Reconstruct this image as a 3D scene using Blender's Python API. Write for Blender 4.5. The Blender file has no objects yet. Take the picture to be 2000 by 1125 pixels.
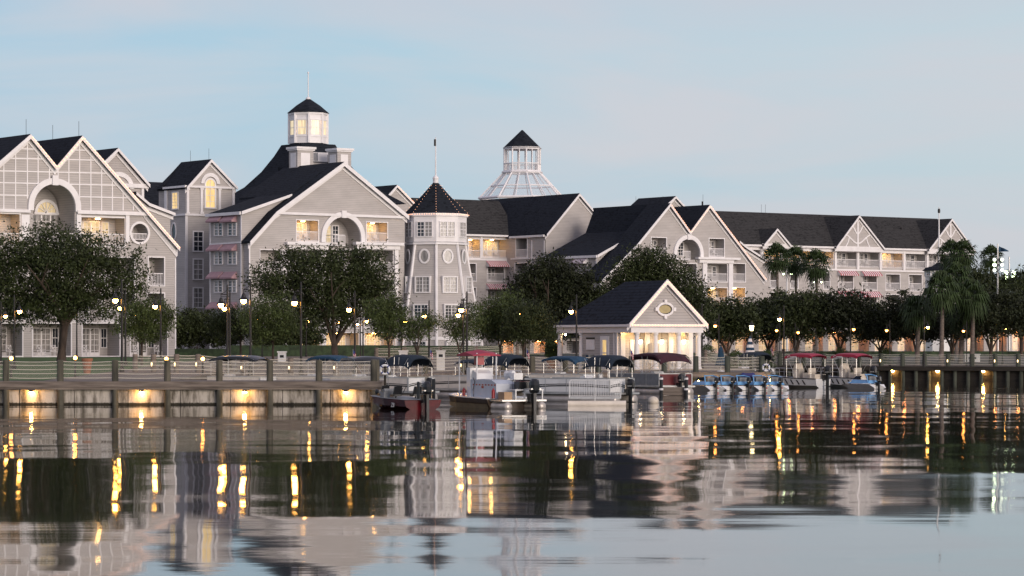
import bpy, math, random
import numpy as np
from mathutils import Vector, Matrix
from mathutils.geometry import tessellate_polygon
random.seed(7)
R = math.radians
sc = bpy.context.scene
COL = sc.collection
F = 5600.0; CH = 3.2; HY = 672.0           # focal length in photo pixels, camera height, horizon row

# ------------------------------------------------------------------ helpers
def tag(o, label=None, cat=None, group=None, kind=None):
    if label: o['label'] = label
    if cat: o['category'] = cat
    if group: o['group'] = group
    if kind: o['kind'] = kind
    return o
def thing(name, label, cat, loc=(0,0,0), rz=0, group=None):
    o = bpy.data.objects.new(name, None); COL.objects.link(o)
    o.location = loc; o.rotation_euler = (0,0,rz); o.empty_display_size = .3
    return tag(o, label, cat, group)
def kids(o): return [c for c in bpy.data.objects if c.parent == o]
def copy_tree(o, parent=None):
    c = o.copy(); COL.objects.link(c); c.parent = parent
    for ch in kids(o): copy_tree(ch, c)
    return c
def wloc(o):
    v = Vector((0,0,0))
    while o: v = v + Vector(o.location); o = o.parent
    return v
def X(px, Y): return (px-1000.0)*Y/F
def Z(py, Y): return CH+(HY-py)*Y/F

class Fr:
    """vertical plane through (x,y) running along angle a; s along it, d into the building, z up"""
    def __init__(s, x, y, a):
        s.x, s.y, s.a = x, y, a; s.c, s.n = math.cos(R(a)), math.sin(R(a))
    def S(s, px, d=0):
        k = (px-1000.0)/F
        ox, oy = s.x-d*s.n, s.y+d*s.c
        return (k*oy-ox)/(s.c-k*s.n)
    def at(s, px, py, d=0):
        t = s.S(px, d); Y = s.y+d*s.c+t*s.n
        return (t, CH+(HY-py)*Y/F)
    def w(s, t, d, z): return Vector((s.x+t*s.c-d*s.n, s.y+t*s.n+d*s.c, z))
    def side(s, t, d=0):
        p = s.w(t, d, 0); return Fr(p.x, p.y, s.a-90)
    def off(s, d):
        p = s.w(0, d, 0); return Fr(p.x, p.y, s.a)
def FrP(px, Y, a): return Fr(X(px, Y), Y, a)
W0 = Fr(0, 0, 0)

class MB:
    def __init__(s): s.v=[]; s.f=[]; s.mi=[]; s.m=0
    def add(s, vs, fs):
        b=len(s.v); s.v += [tuple(p) for p in vs]
        for f in fs: s.f.append(tuple(i+b for i in f)); s.mi.append(s.m)
    def box(s, fr, s0,s1,d0,d1,z0,z1):
        vs=[fr.w(t,d,z) for z in (z0,z1) for d in (d0,d1) for t in (s0,s1)]
        s.add(vs, [(0,1,5,4),(1,3,7,5),(3,2,6,7),(2,0,4,6),(0,2,3,1),(4,5,7,6)])
    def bx(s, x,y,z, sx,sy,sz): s.box(W0, x-sx/2,x+sx/2,y-sy/2,y+sy/2,z,z+sz)
    def poly(s, fr, outer, holes=(), d=0):
        loops=[[Vector((p[0],p[1],0)) for p in outer]]+[[Vector((p[0],p[1],0)) for p in h] for h in holes]
        flat=[p for l in loops for p in l]
        tris=tessellate_polygon(loops)
        s.add([fr.w(p.x,d,p.y) for p in flat], [tuple(t) for t in tris])
    def strip(s, fr, pts, d0, d1, closed=True):
        n=len(pts); vs=[fr.w(p[0],d0,p[1]) for p in pts]+[fr.w(p[0],d1,p[1]) for p in pts]
        s.add(vs, [(i,(i+1)%n,(i+1)%n+n,i+n) for i in range(n if closed else n-1)])
    def extr(s, fr, pts, d0, d1):
        s.strip(fr, pts, d0, d1); s.poly(fr, pts, d=d0); s.poly(fr, pts, d=d1)
    def bar(s, fr, a, b, w, d0, d1):
        ax,az=a; bx_,bz=b; dx,dz=bx_-ax,bz-az; L=math.hypot(dx,dz) or 1; nx,nz=-dz/L*w/2,dx/L*w/2
        s.extr(fr, [(ax+nx,az+nz),(bx_+nx,bz+nz),(bx_-nx,bz-nz),(ax-nx,az-nz)], d0, d1)
    def tube(s, pts, r, n=8, cap=True):
        pts=[Vector(p) for p in pts]; m=len(pts); rs=r if isinstance(r,(list,tuple)) else [r]*m
        vs=[]
        for i,p in enumerate(pts):
            t=(pts[min(i+1,m-1)]-pts[max(i-1,0)]).normalized()
            a=t.cross(Vector((0,0,1)));
            if a.length<.05: a=t.cross(Vector((0,1,0)))
            a.normalize(); b=t.cross(a)
            for k in range(n):
                q=2*math.pi*k/n; vs.append(p+(a*math.cos(q)+b*math.sin(q))*rs[i])
        fs=[(i*n+k,i*n+(k+1)%n,(i+1)*n+(k+1)%n,(i+1)*n+k) for i in range(m-1) for k in range(n)]
        if cap: fs+=[tuple(range(n)),tuple(range((m-1)*n,m*n))]
        s.add(vs,fs)
    def lathe(s, c, prof, n=12, rot=0, cap=True):
        vs=[]
        for r,z in prof:
            for k in range(n):
                q=rot+2*math.pi*k/n; vs.append((c[0]+r*math.cos(q), c[1]+r*math.sin(q), c[2]+z))
        m=len(prof)
        fs=[(i*n+k,i*n+(k+1)%n,(i+1)*n+(k+1)%n,(i+1)*n+k) for i in range(m-1) for k in range(n)]
        if cap: fs+=[tuple(range(n)),tuple(range((m-1)*n,m*n))]
        s.add(vs,fs)
    def ball(s, c, rx, ry=None, rz=None, n=10, m=6):
        ry=ry or rx; rz=rz or rx; vs=[(c[0],c[1],c[2]-rz)]
        for i in range(1,m):
            a=math.pi*i/m-math.pi/2
            for k in range(n):
                q=2*math.pi*k/n; vs.append((c[0]+rx*math.cos(a)*math.cos(q),c[1]+ry*math.cos(a)*math.sin(q),c[2]+rz*math.sin(a)))
        vs.append((c[0],c[1],c[2]+rz)); fs=[(0,1+(k+1)%n,1+k) for k in range(n)]
        for i in range(m-2):
            for k in range(n): a=1+i*n+k; b=1+i*n+(k+1)%n; fs.append((a,b,b+n,a+n))
        l=len(vs)-1; fs+=[(l-n+k,l-n+(k+1)%n,l) for k in range(n)]
        s.add(vs,fs)
    def build(s, name, mats, parent=None, smooth=False, origin=None):
        if not s.v: return None
        if not isinstance(mats,(list,tuple)): mats=[mats]
        off = wloc(parent) if parent else Vector(origin or (0,0,0))
        me=bpy.data.meshes.new(name)
        me.from_pydata([(a-off.x,b-off.y,c-off.z) for a,b,c in s.v],[],s.f)
        for m in mats: me.materials.append(m)
        if len(mats)>1: me.polygons.foreach_set('material_index', s.mi)
        if smooth: me.polygons.foreach_set('use_smooth',[True]*len(me.polygons))
        me.update()
        o=bpy.data.objects.new(name, me); COL.objects.link(o); o.parent=parent
        if not parent: o.location=off
        return o

# ------------------------------------------------------------------ materials
def node(nt, t, **kw):
    n=nt.nodes.new(t)
    for k,v in kw.items():
        if k=='i':
            for kk,vv in v.items(): n.inputs[kk].default_value=vv
        else: setattr(n,k,v)
    return n
def base(name):
    m=bpy.data.materials.new(name); m.use_nodes=True; nt=m.node_tree
    return m, nt, nt.nodes['Principled BSDF'], nt.links.new
def mat(name, c, rough=.6, var=.12, scale=1.5, c2=None, metal=0, bump=0, bscale=20, stretch=(1,1,1), spec=.5):
    m,nt,b,L=base(name)
    tc=node(nt,'ShaderNodeTexCoord'); mp=node(nt,'ShaderNodeMapping'); mp.inputs['Scale'].default_value=stretch
    L(tc.outputs['Object'],mp.inputs['Vector'])
    n=node(nt,'ShaderNodeTexNoise',i={'Scale':scale,'Detail':5,'Roughness':.6}); L(mp.outputs[0],n.inputs['Vector'])
    r=node(nt,'ShaderNodeValToRGB'); e=r.color_ramp.elements
    lo=c2 or [x*(1-var*1.6) for x in c]; hi=[min(1,x*(1+var)) for x in c]
    e[0].position=.3; e[0].color=(*lo,1); e[1].position=.7; e[1].color=(*hi,1)
    L(n.outputs['Fac'],r.inputs[0]); L(r.outputs[0],b.inputs['Base Color'])
    b.inputs['Roughness'].default_value=rough; b.inputs['Metallic'].default_value=metal
    b.inputs['Specular IOR Level'].default_value=spec
    if bump:
        n2=node(nt,'ShaderNodeTexNoise',i={'Scale':bscale,'Detail':4}); L(mp.outputs[0],n2.inputs['Vector'])
        bp=node(nt,'ShaderNodeBump',i={'Strength':1,'Distance':bump}); L(n2.outputs['Fac'],bp.inputs['Height']); L(bp.outputs[0],b.inputs['Normal'])
    return m
def siding(name, c, pitch=.2, var=.07):
    m=mat(name,c,.75,var,.5,stretch=(1,1,2.5),spec=.2); nt=m.node_tree; b=nt.nodes['Principled BSDF']; L=nt.links.new
    tc=node(nt,'ShaderNodeTexCoord'); sx=node(nt,'ShaderNodeSeparateXYZ'); L(tc.outputs['Object'],sx.inputs[0])
    d=node(nt,'ShaderNodeMath',operation='DIVIDE'); d.inputs[1].default_value=pitch; L(sx.outputs['Z'],d.inputs[0])
    f=node(nt,'ShaderNodeMath',operation='FRACT'); L(d.outputs[0],f.inputs[0])
    # narrow gap line under each board lip
    g=node(nt,'ShaderNodeMath',operation='LESS_THAN'); g.inputs[1].default_value=.16; L(f.outputs[0],g.inputs[0])
    mx=node(nt,'ShaderNodeMix',data_type='RGBA',blend_type='MULTIPLY'); 
    src=b.inputs['Base Color'].links[0].from_socket
    L(g.outputs[0],mx.inputs[0]); L(src,mx.inputs[6]); mx.inputs[7].default_value=(.74,.74,.76,1); L(mx.outputs[2],b.inputs['Base Color'])
    bp=node(nt,'ShaderNodeBump',i={'Strength':.5,'Distance':.02}); bp.invert=True; L(f.outputs[0],bp.inputs['Height']); L(bp.outputs[0],b.inputs['Normal'])
    return m
def shingle(name, c, lo=.55):
    m,nt,b,L=base(name)
    tc=node(nt,'ShaderNodeTexCoord')
    mp=node(nt,'ShaderNodeMapping'); mp.inputs['Scale'].default_value=(1,1,2.2); L(tc.outputs['Object'],mp.inputs['Vector'])
    v=node(nt,'ShaderNodeTexVoronoi',i={'Scale':3.2}); L(mp.outputs[0],v.inputs['Vector'])
    n=node(nt,'ShaderNodeTexNoise',i={'Scale':.35,'Detail':6,'Roughness':.65}); L(mp.outputs[0],n.inputs['Vector'])
    sx=node(nt,'ShaderNodeSeparateColor'); L(v.outputs['Color'],sx.inputs[0])
    a=node(nt,'ShaderNodeMath',operation='ADD'); L(sx.outputs[0],a.inputs[0]); L(n.outputs['Fac'],a.inputs[1])
    r=node(nt,'ShaderNodeValToRGB'); e=r.color_ramp.elements
    e[0].position=.35; e[0].color=(*[x*lo for x in c],1); e[1].position=1.5/1.6; e[1].color=(*[x*1.5 for x in c],1)
    L(a.outputs[0],r.inputs[0])
    sz=node(nt,'ShaderNodeSeparateXYZ'); L(tc.outputs['Object'],sz.inputs[0])
    d=node(nt,'ShaderNodeMath',operation='DIVIDE'); d.inputs[1].default_value=.24; L(sz.outputs['Z'],d.inputs[0])
    f=node(nt,'ShaderNodeMath',operation='FRACT'); L(d.outputs[0],f.inputs[0])
    g=node(nt,'ShaderNodeMath',operation='LESS_THAN'); g.inputs[1].default_value=.2; L(f.outputs[0],g.inputs[0])
    mx=node(nt,'ShaderNodeMix',data_type='RGBA',blend_type='MULTIPLY'); L(g.outputs[0],mx.inputs[0]); L(r.outputs[0],mx.inputs[6]); mx.inputs[7].default_value=(.55,.55,.55,1)
    L(mx.outputs[2],b.inputs['Base Color']); b.inputs['Roughness'].default_value=.9; b.inputs['Specular IOR Level'].default_value=.12
    bp=node(nt,'ShaderNodeBump',i={'Strength':.6,'Distance':.03}); L(f.outputs[0],bp.inputs['Height']); L(bp.outputs[0],b.inputs['Normal'])
    return m
def emit(name, c, s, sample=True):
    m,nt,b,L=base(name)
    b.inputs['Base Color'].default_value=(*c,1); b.inputs['Emission Color'].default_value=(*c,1); b.inputs['Emission Strength'].default_value=s
    if not sample: m.cycles.emission_sampling='NONE'
    return m
def pane_lit(name, c, s):
    # curtained lit glass: slow variation of the drapes behind it
    m,nt,b,L=base(name)
    tc=node(nt,'ShaderNodeTexCoord'); mp=node(nt,'ShaderNodeMapping'); mp.inputs['Scale'].default_value=(3,3,.35); L(tc.outputs['Object'],mp.inputs[0])
    n=node(nt,'ShaderNodeTexNoise',i={'Scale':1.6,'Detail':4}); L(mp.outputs[0],n.inputs['Vector'])
    r=node(nt,'ShaderNodeValToRGB'); e=r.color_ramp.elements; e[0].position=.3; e[0].color=(*[x*.45 for x in c],1); e[1].position=.7; e[1].color=(*c,1)
    L(n.outputs['Fac'],r.inputs[0]); L(r.outputs[0],b.inputs['Emission Color']); b.inputs['Emission Strength'].default_value=s
    b.inputs['Base Color'].default_value=(.3,.25,.15,1); b.inputs['Roughness'].default_value=.1; m.cycles.emission_sampling='NONE'
    return m
def netting(name, c, cell, wid, alpha_w=1):
    m,nt,b,L=base(name)
    tc=node(nt,'ShaderNodeTexCoord'); s=node(nt,'ShaderNodeSeparateXYZ'); L(tc.outputs['Object'],s.inputs[0])
    outs=[]
    h=node(nt,'ShaderNodeMath',operation='ADD'); L(s.outputs['X'],h.inputs[0]); L(s.outputs['Y'],h.inputs[1])
    for op in ('ADD','SUBTRACT'):
        a=node(nt,'ShaderNodeMath',operation=op); L(h.outputs[0],a.inputs[0]); L(s.outputs['Z'],a.inputs[1])
        d=node(nt,'ShaderNodeMath',operation='DIVIDE'); d.inputs[1].default_value=cell; L(a.outputs[0],d.inputs[0])
        f=node(nt,'ShaderNodeMath',operation='FRACT'); L(d.outputs[0],f.inputs[0])
        g=node(nt,'ShaderNodeMath',operation='LESS_THAN'); g.inputs[1].default_value=wid; L(f.outputs[0],g.inputs[0]); outs.append(g)
    mx=node(nt,'ShaderNodeMath',operation='MAXIMUM'); L(outs[0].outputs[0],mx.inputs[0]); L(outs[1].outputs[0],mx.inputs[1])
    L(mx.outputs[0],b.inputs['Alpha']); b.inputs['Base Color'].default_value=(*c,1); b.inputs['Roughness'].default_value=.9
    return m
def glass_clear(name, c=(.8,.85,.9), a=.25):
    m,nt,b,L=base(name); b.inputs['Base Color'].default_value=(*c,1); b.inputs['Roughness'].default_value=.05; b.inputs['Alpha'].default_value=a
    return m

M={}
M['wall']=siding('wall_siding',(.475,.445,.422))
M['wallg']=siding('gable_siding',(.45,.42,.40),.22)
M['white']=mat('white_paint',(.80,.775,.77),.5,.05,1.2,spec=.3)
M['roof']=shingle('roof_shingle',(.0135,.016,.021))
M['roof2']=shingle('roof_shingle_brown',(.034,.033,.032))
M['roofboat']=shingle('boathouse_shingle',(.016,.019,.026))
M['dark']=mat('dark_glass',(.03,.035,.045),.06,.3,.8)
M['curtain']=mat('curtained_glass',(.34,.32,.30),.15,.25,3.5,stretch=(1,1,.15),c2=(.10,.10,.10))
M['lit']=pane_lit('lit_glass',(1,.66,.25),1.15)
M['litsoft']=pane_lit('lit_curtain',(1,.76,.45),.62)
M['ceil']=emit('ceiling_lamp_glass',(1,.50,.12),75)
M['ceilsoft']=emit('ceiling_lamp_soft',(1,.55,.18),36)
M['porchlamp']=emit('porch_lamp_glass',(1,.70,.36),70)
M['amber']=emit('amber_lamp',(1,.33,.08),55)
M['bulb']=emit('string_bulb',(1,.50,.30),2.0,False)
M['globe']=emit('lamp_globe',(1,.46,.085),85)
M['globefar']=emit('lamp_globe_far',(1,.36,.07),24)
M['docklamp']=emit('dock_lamp_glass',(1,.50,.13),220)
M['marker']=emit('marker_lamp',(1,.75,.4),3,False)
M['stadium']=emit('floodlight_glass',(.78,1,.55),14)
M['stadium2']=emit('floodlight_glass_dim',(.9,1,.8),1.6,False)
M['metal']=mat('dark_bronze_paint',(.008,.006,.005),.5,.2,4)
M['post']=mat('weathered_piling',(.105,.095,.07),.9,.35,3,c2=(.035,.035,.025),bump=.02,stretch=(1,1,.2))
M['postg']=mat('green_tinted_piling',(.065,.072,.055),.9,.35,3,c2=(.025,.03,.022),bump=.02,stretch=(1,1,.2))
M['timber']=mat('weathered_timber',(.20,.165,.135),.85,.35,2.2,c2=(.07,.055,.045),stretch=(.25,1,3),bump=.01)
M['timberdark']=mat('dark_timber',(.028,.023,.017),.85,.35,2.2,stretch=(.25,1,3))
M['rope']=mat('pale_rope',(.68,.63,.52),.9,.1,8)
M['net']=netting('rope_netting',(.40,.37,.31),.09,.10)
M['netg']=netting('rope_netting_green',(.30,.34,.30),.09,.12)
M['paving']=mat('promenade_paving',(.155,.13,.105),.85,.18,.6,bump=.003,bscale=5)
M['soil']=mat('planting_ground',(.04,.05,.03),.95,.4,.5)
M['grass']=mat('lawn_grass',(.05,.115,.022),.95,.35,1.2,bump=.03,bscale=8)
M['hedge']=mat('hedge_leaf',(.032,.055,.022),.8,.5,2.5,c2=(.010,.02,.008))
M['bark']=mat('tree_bark',(.065,.046,.034),.9,.35,4,stretch=(1,1,.25),bump=.02)
M['palmbark']=mat('palm_bark',(.16,.13,.11),.95,.35,3,stretch=(1,1,2),bump=.02)
def leafm(name,c,tr=.25):
    m=mat(name,c,.6,.55,.9,c2=tuple(x*.35 for x in c),spec=.25); return m
M['oak']=leafm('oak_leaf',(.034,.046,.014))
M['tree']=leafm('broad_leaf',(.034,.046,.015))
M['treelight']=leafm('young_leaf',(.058,.080,.024))
M['magnolia']=leafm('magnolia_leaf',(.021,.027,.010))
M['palm']=leafm('palm_frond',(.034,.056,.017))
M['conifer']=leafm('conifer_leaf',(.05,.08,.025))
M['flower']=mat('flower_mix',(.35,.10,.03),.8,.3,9,c2=(.05,.08,.02))
M['terra']=mat('terracotta',(.32,.13,.07),.8,.15,3)
M['boatwhite']=mat('gelcoat_white',(.72,.72,.71),.25,.06,2)
M['boatbeige']=mat('panel_beige',(.66,.60,.53),.4,.08,2)
M['alu']=mat('brushed_aluminium',(.55,.54,.52),.35,.1,3,metal=.7)
M['tube']=mat('pontoon_aluminium',(.50,.46,.42),.4,.15,2,metal=.4)
M['black']=mat('black_plastic',(.010,.011,.013),.3,.3,3)
M['grey']=mat('grey_vinyl',(.20,.21,.215),.6,.15,3)
M['navy']=mat('navy_canvas',(.006,.016,.030),.85,.25,3)
M['blue']=mat('blue_canvas',(.010,.05,.10),.8,.25,3)
M['maroon']=mat('maroon_canvas',(.045,.010,.018),.85,.25,3)
M['redcan']=mat('red_canvas',(.33,.016,.045),.6,.12,3)
M['red']=mat('red_paint',(.28,.010,.015),.3,.1,3)
M['redgel']=mat('red_gelcoat',(.085,.004,.008),.15,.25,1.5,c2=(.03,.003,.005))
M['redpanel']=mat('red_panel',(.11,.012,.016),.35,.1,3)
M['skyblue']=mat('light_blue_gelcoat',(.14,.34,.60),.25,.1,3)
M['brown']=mat('hull_brown',(.075,.045,.025),.35,.25,2)
M['tan']=mat('hull_tan',(.28,.21,.11),.4,.25,1.5)
M['workgrey']=mat('console_grey_blue',(.46,.50,.56),.5,.06,2)
M['cream']=mat('cream_vinyl',(.62,.55,.45),.6,.08,3)
M['card']=mat('cardboard',(.42,.28,.17),.9,.1,3)
M['pink']=mat('faded_pink_canvas',(.40,.25,.27),.85,.08,2)
M['awnred']=mat('awning_red',(.40,.03,.06),.85,.08,2)
M['awnwhite']=mat('awning_white',(.72,.70,.70),.85,.05,2)
M['flagred']=mat('flag_red',(.45,.03,.05),.8,.05); M['flagblue']=mat('flag_blue',(.02,.04,.2),.8,.05)
M['signdark']=mat('sign_board_dark',(.03,.028,.02),.6,.1); M['gold']=mat('sign_gold',(.42,.34,.16),.4,.1,3)
M['cupola']=pane_lit('cupola_glass',(1,.80,.50),.95)
M['fixglass']=glass_clear('clear_glass')
M['conc']=None
def concrete():
    m,nt,b,L=base('stained_concrete')
    tc=node(nt,'ShaderNodeTexCoord'); mp=node(nt,'ShaderNodeMapping'); mp.inputs['Scale'].default_value=(1.5,1,.32); L(tc.outputs['Object'],mp.inputs[0])
    n=node(nt,'ShaderNodeTexNoise',i={'Scale':1.5,'Detail':7,'Roughness':.65}); L(mp.outputs[0],n.inputs['Vector'])
    r=node(nt,'ShaderNodeValToRGB'); e=r.color_ramp.elements; e[0].position=.36; e[0].color=(.10,.085,.06,1); e[1].position=.56; e[1].color=(.52,.47,.40,1)
    L(n.outputs['Fac'],r.inputs[0])
    n3=node(nt,'ShaderNodeTexNoise',i={'Scale':9,'Detail':5}); L(tc.outputs['Object'],n3.inputs['Vector'])
    s=node(nt,'ShaderNodeSeparateXYZ'); L(tc.outputs['Object'],s.inputs[0])
    # algae / tide mark at the waterline, ragged
    a=node(nt,'ShaderNodeMath',operation='MULTIPLY_ADD'); L(n3.outputs['Fac'],a.inputs[0]); a.inputs[1].default_value=-.15; L(s.outputs['Z'],a.inputs[2])
    r2=node(nt,'ShaderNodeValToRGB'); q=r2.color_ramp.elements; q[0].position=.0; q[0].color=(.06,.055,.035,1); q[1].position=.06; q[1].color=(1,1,1,1)
    L(a.outputs[0],r2.inputs[0])
    mx=node(nt,'ShaderNodeMix',data_type='RGBA',blend_type='MULTIPLY'); mx.inputs[0].default_value=1; L(r.outputs[0],mx.inputs[6]); L(r2.outputs[0],mx.inputs[7])
    L(mx.outputs[2],b.inputs['Base Color']); b.inputs['Roughness'].default_value=.85
    bp=node(nt,'ShaderNodeBump',i={'Distance':.02}); L(n3.outputs['Fac'],bp.inputs['Height']); L(bp.outputs[0],b.inputs['Normal'])
    return m
M['conc']=concrete()
def water():
    m,nt,b,L=base('lagoon_water')
    b.inputs['Base Color'].default_value=(.010,.012,.010,1); b.inputs['Roughness'].default_value=.036; b.inputs['IOR'].default_value=1.36
    tc=node(nt,'ShaderNodeTexCoord'); prev=None
    for scl,dist,st,det in ((.05,.10,(1.0,1.0,1),1.0),(.17,.027,(1.0,1.0,1),1.2),(1.0,.034,(.30,.055,1),1.0),(1.1,.0012,(.35,1.7,1),3.0)):
        mp=node(nt,'ShaderNodeMapping'); mp.inputs['Scale'].default_value=st; mp.inputs['Rotation'].default_value=(0,0,R(14)); L(tc.outputs['Object'],mp.inputs[0])
        n=node(nt,'ShaderNodeTexNoise',i={'Scale':scl,'Detail':det,'Roughness':.45}); L(mp.outputs[0],n.inputs['Vector'])
        bp=node(nt,'ShaderNodeBump',i={'Strength':1,'Distance':dist}); L(n.outputs['Fac'],bp.inputs['Height'])
        if prev: L(prev.outputs[0],bp.inputs['Normal'])
        prev=bp
    L(prev.outputs[0],b.inputs['Normal'])
    return m
M['water']=water()

# ------------------------------------------------------------------ camera, light, sky
cam=bpy.data.cameras.new('camera'); co=bpy.data.objects.new('camera',cam); COL.objects.link(co)
cam.sensor_width=36; cam.lens=36*F/2000; cam.shift_y=(HY-562.5)/2000; cam.clip_end=6000; cam.clip_start=1
co.location=(0,0,CH); co.rotation_euler=(R(90),0,0); sc.camera=co
sc.view_settings.view_transform='Standard'; sc.view_settings.look='None'; sc.view_settings.gamma=1; sc.view_settings.exposure=0
SUN_AZ=R(142); SUN_EL=R(9)        # compass bearing of the glow: behind the camera, to the right
sl=bpy.data.lights.new('sun','SUN'); sl.energy=2.9; sl.angle=R(35); sl.color=(1,.86,.76)
so=bpy.data.objects.new('sun',sl); COL.objects.link(so)
sd=Vector((math.sin(SUN_AZ)*math.cos(SUN_EL), math.cos(SUN_AZ)*math.cos(SUN_EL), math.sin(SUN_EL)))
so.rotation_euler=sd.to_track_quat('Z','Y').to_euler(); so.location=(60,-60,60)
w=bpy.data.worlds.new('World'); sc.world=w; w.use_nodes=True; nt=w.node_tree; L=nt.links.new
bg=nt.nodes['Background']
sky=node(nt,'ShaderNodeTexSky'); sky.sky_type='NISHITA'; sky.sun_disc=False; sky.sun_elevation=SUN_EL; sky.sun_rotation=SUN_AZ; sky.air_density=1.0; sky.dust_density=1.2; sky.ozone_density=2.5
tc=node(nt,'ShaderNodeTexCoord')
mp=node(nt,'ShaderNodeMapping'); mp.inputs['Scale'].default_value=(2.6,2.6,13); mp.inputs['Rotation'].default_value=(R(0),R(5),0); L(tc.outputs['Generated'],mp.inputs[0])
n1=node(nt,'ShaderNodeTexNoise',i={'Scale':1.9,'Detail':7,'Roughness':.5,'Distortion':.6}); L(mp.outputs[0],n1.inputs['Vector'])
cr=node(nt,'ShaderNodeValToRGB'); e=cr.color_ramp.elements; e[0].position=.40; e[0].color=(0,0,0,1); e[1].position=.64; e[1].color=(.85,.85,.85,1)
L(n1.outputs['Fac'],cr.inputs[0])
# air colour of the dusk sky by height and bearing
sx=node(nt,'ShaderNodeSeparateXYZ'); L(tc.outputs['Generated'],sx.inputs[0])
ga=node(nt,'ShaderNodeMapRange'); ga.inputs[1].default_value=-.20; ga.inputs[2].default_value=.22; L(sx.outputs['X'],ga.inputs[0])
gz=node(nt,'ShaderNodeMapRange'); gz.inputs[1].default_value=0; gz.inputs[2].default_value=.14; L(sx.outputs['Z'],gz.inputs[0])
c1=node(nt,'ShaderNodeMix',data_type='RGBA'); L(ga.outputs[0],c1.inputs[0]); c1.inputs[6].default_value=(.40,.595,.765,1); c1.inputs[7].default_value=(.60,.685,.750,1)
c2=node(nt,'ShaderNodeMix',data_type='RGBA',blend_type='MULTIPLY'); c2.inputs[0].default_value=1; L(c1.outputs[2],c2.inputs[6])
c3=node(nt,'ShaderNodeMix',data_type='RGBA'); L(gz.outputs[0],c3.inputs[0]); c3.inputs[6].default_value=(1.0,1.0,1.0,1); c3.inputs[7].default_value=(1.05,1.10,1.08,1); L(c3.outputs[2],c2.inputs[7])
cl=node(nt,'ShaderNodeMix',data_type='RGBA'); L(cr.outputs[0],cl.inputs[0]); L(c2.outputs[2],cl.inputs[6]); cl.inputs[7].default_value=(.69,.685,.745,1)
gh=node(nt,'ShaderNodeMapRange'); gh.inputs[1].default_value=.10; gh.inputs[2].default_value=.24; L(sx.outputs['Z'],gh.inputs[0])
hi=node(nt,'ShaderNodeMix',data_type='RGBA'); L(gh.outputs[0],hi.inputs[0]); L(cl.outputs[2],hi.inputs[6]); hi.inputs[7].default_value=(.525,.50,.63,1)
# physical sky for the rest of the light
ns=node(nt,'ShaderNodeMix',data_type='RGBA',blend_type='MULTIPLY'); ns.inputs[0].default_value=1; L(sky.outputs[0],ns.inputs[6]); ns.inputs[7].default_value=(.10,.10,.10,1)
fin=node(nt,'ShaderNodeMix',data_type='RGBA'); fin.inputs[0].default_value=.15; L(hi.outputs[2],fin.inputs[6]); L(ns.outputs[2],fin.inputs[7])
L(fin.outputs[2],bg.inputs[0]); bg.inputs[1].default_value=1.0
cy=sc.cycles; cy.use_denoising=True; cy.max_bounces=6; cy.diffuse_bounces=3; cy.glossy_bounces=4; cy.transparent_max_bounces=16; cy.sample_clamp_indirect=6; cy.use_light_tree=True; cy.caustics_reflective=False
try: cy.denoiser='OPENIMAGEDENOISE'
except Exception: pass

# ------------------------------------------------------------------ ground, water
COLS=[(-700,151.5,154,250),(-18.3,151.5,154,250),(-18.29,177,180,250),(-8,178,200,255),(-3.6,200,236,262),(17.7,200,236,262),(17.71,263.8,267,290),(44.6,251.4,256,290),(700,251.4,256,290)]
def G(x,y):
    for a,b in zip(COLS,COLS[1:]):
        if a[0]<=x<=b[0]:
            t=(x-a[0])/(b[0]-a[0]); r0=a[2]+(b[2]-a[2])*t; r1=a[3]+(b[3]-a[3])*t
            return 1.23+.87*min(1,max(0,(y-r0)/(r1-r0)))
    return 2.1
g=MB(); n=len(COLS); vs=[]
for (x,e0,r0,r1) in COLS: vs+=[(x,e0,-1.5),(x,e0,1.22),(x,r0,1.23),(x,r1,2.1),(x,5000,2.1)]
fs=[]
for i in range(n-1):
    for k in range(4): a=i*5+k; fs.append((a,a+5,a+6,a+1))
g.add(vs,fs); tag(g.build('ground',M['paving']),kind='structure')
g=MB(); g.add([(-700,-120,0),(700,-120,0),(700,300,0),(-700,300,0)],[(0,1,2,3)]); tag(g.build('water',M['water']),kind='structure')
def sheet(name,m,pts,dz=.006,kind='structure',nx=1):
    g=MB(); g.add([(x,y,G(x,y)+dz) for x,y in pts],[tuple(range(len(pts)))]); return tag(g.build(name,m),kind=kind)
def sheetg(name,m,x0,x1,y0,y1,dz,nx=6,ny=12):
    g=MB(); xs=[x0+(x1-x0)*i/nx for i in range(nx+1)]; ys=[y0+(y1-y0)*j/ny for j in range(ny+1)]
    g.add([(x,y,G(x,y)+dz) for y in ys for x in xs],[(j*(nx+1)+i,j*(nx+1)+i+1,(j+1)*(nx+1)+i+1,(j+1)*(nx+1)+i) for j in range(ny) for i in range(nx)])
    return tag(g.build(name,m),kind='structure')
sheetg('lawn',M['grass'],-70,-25.2,154.2,247,.006,1,1)
sheetg('lawn_far',M['grass'],8,130,292,330,.02,1,1)
sheetg('planting_bed',M['soil'],-24.5,7,262.5,330,.02,1,1)
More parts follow.
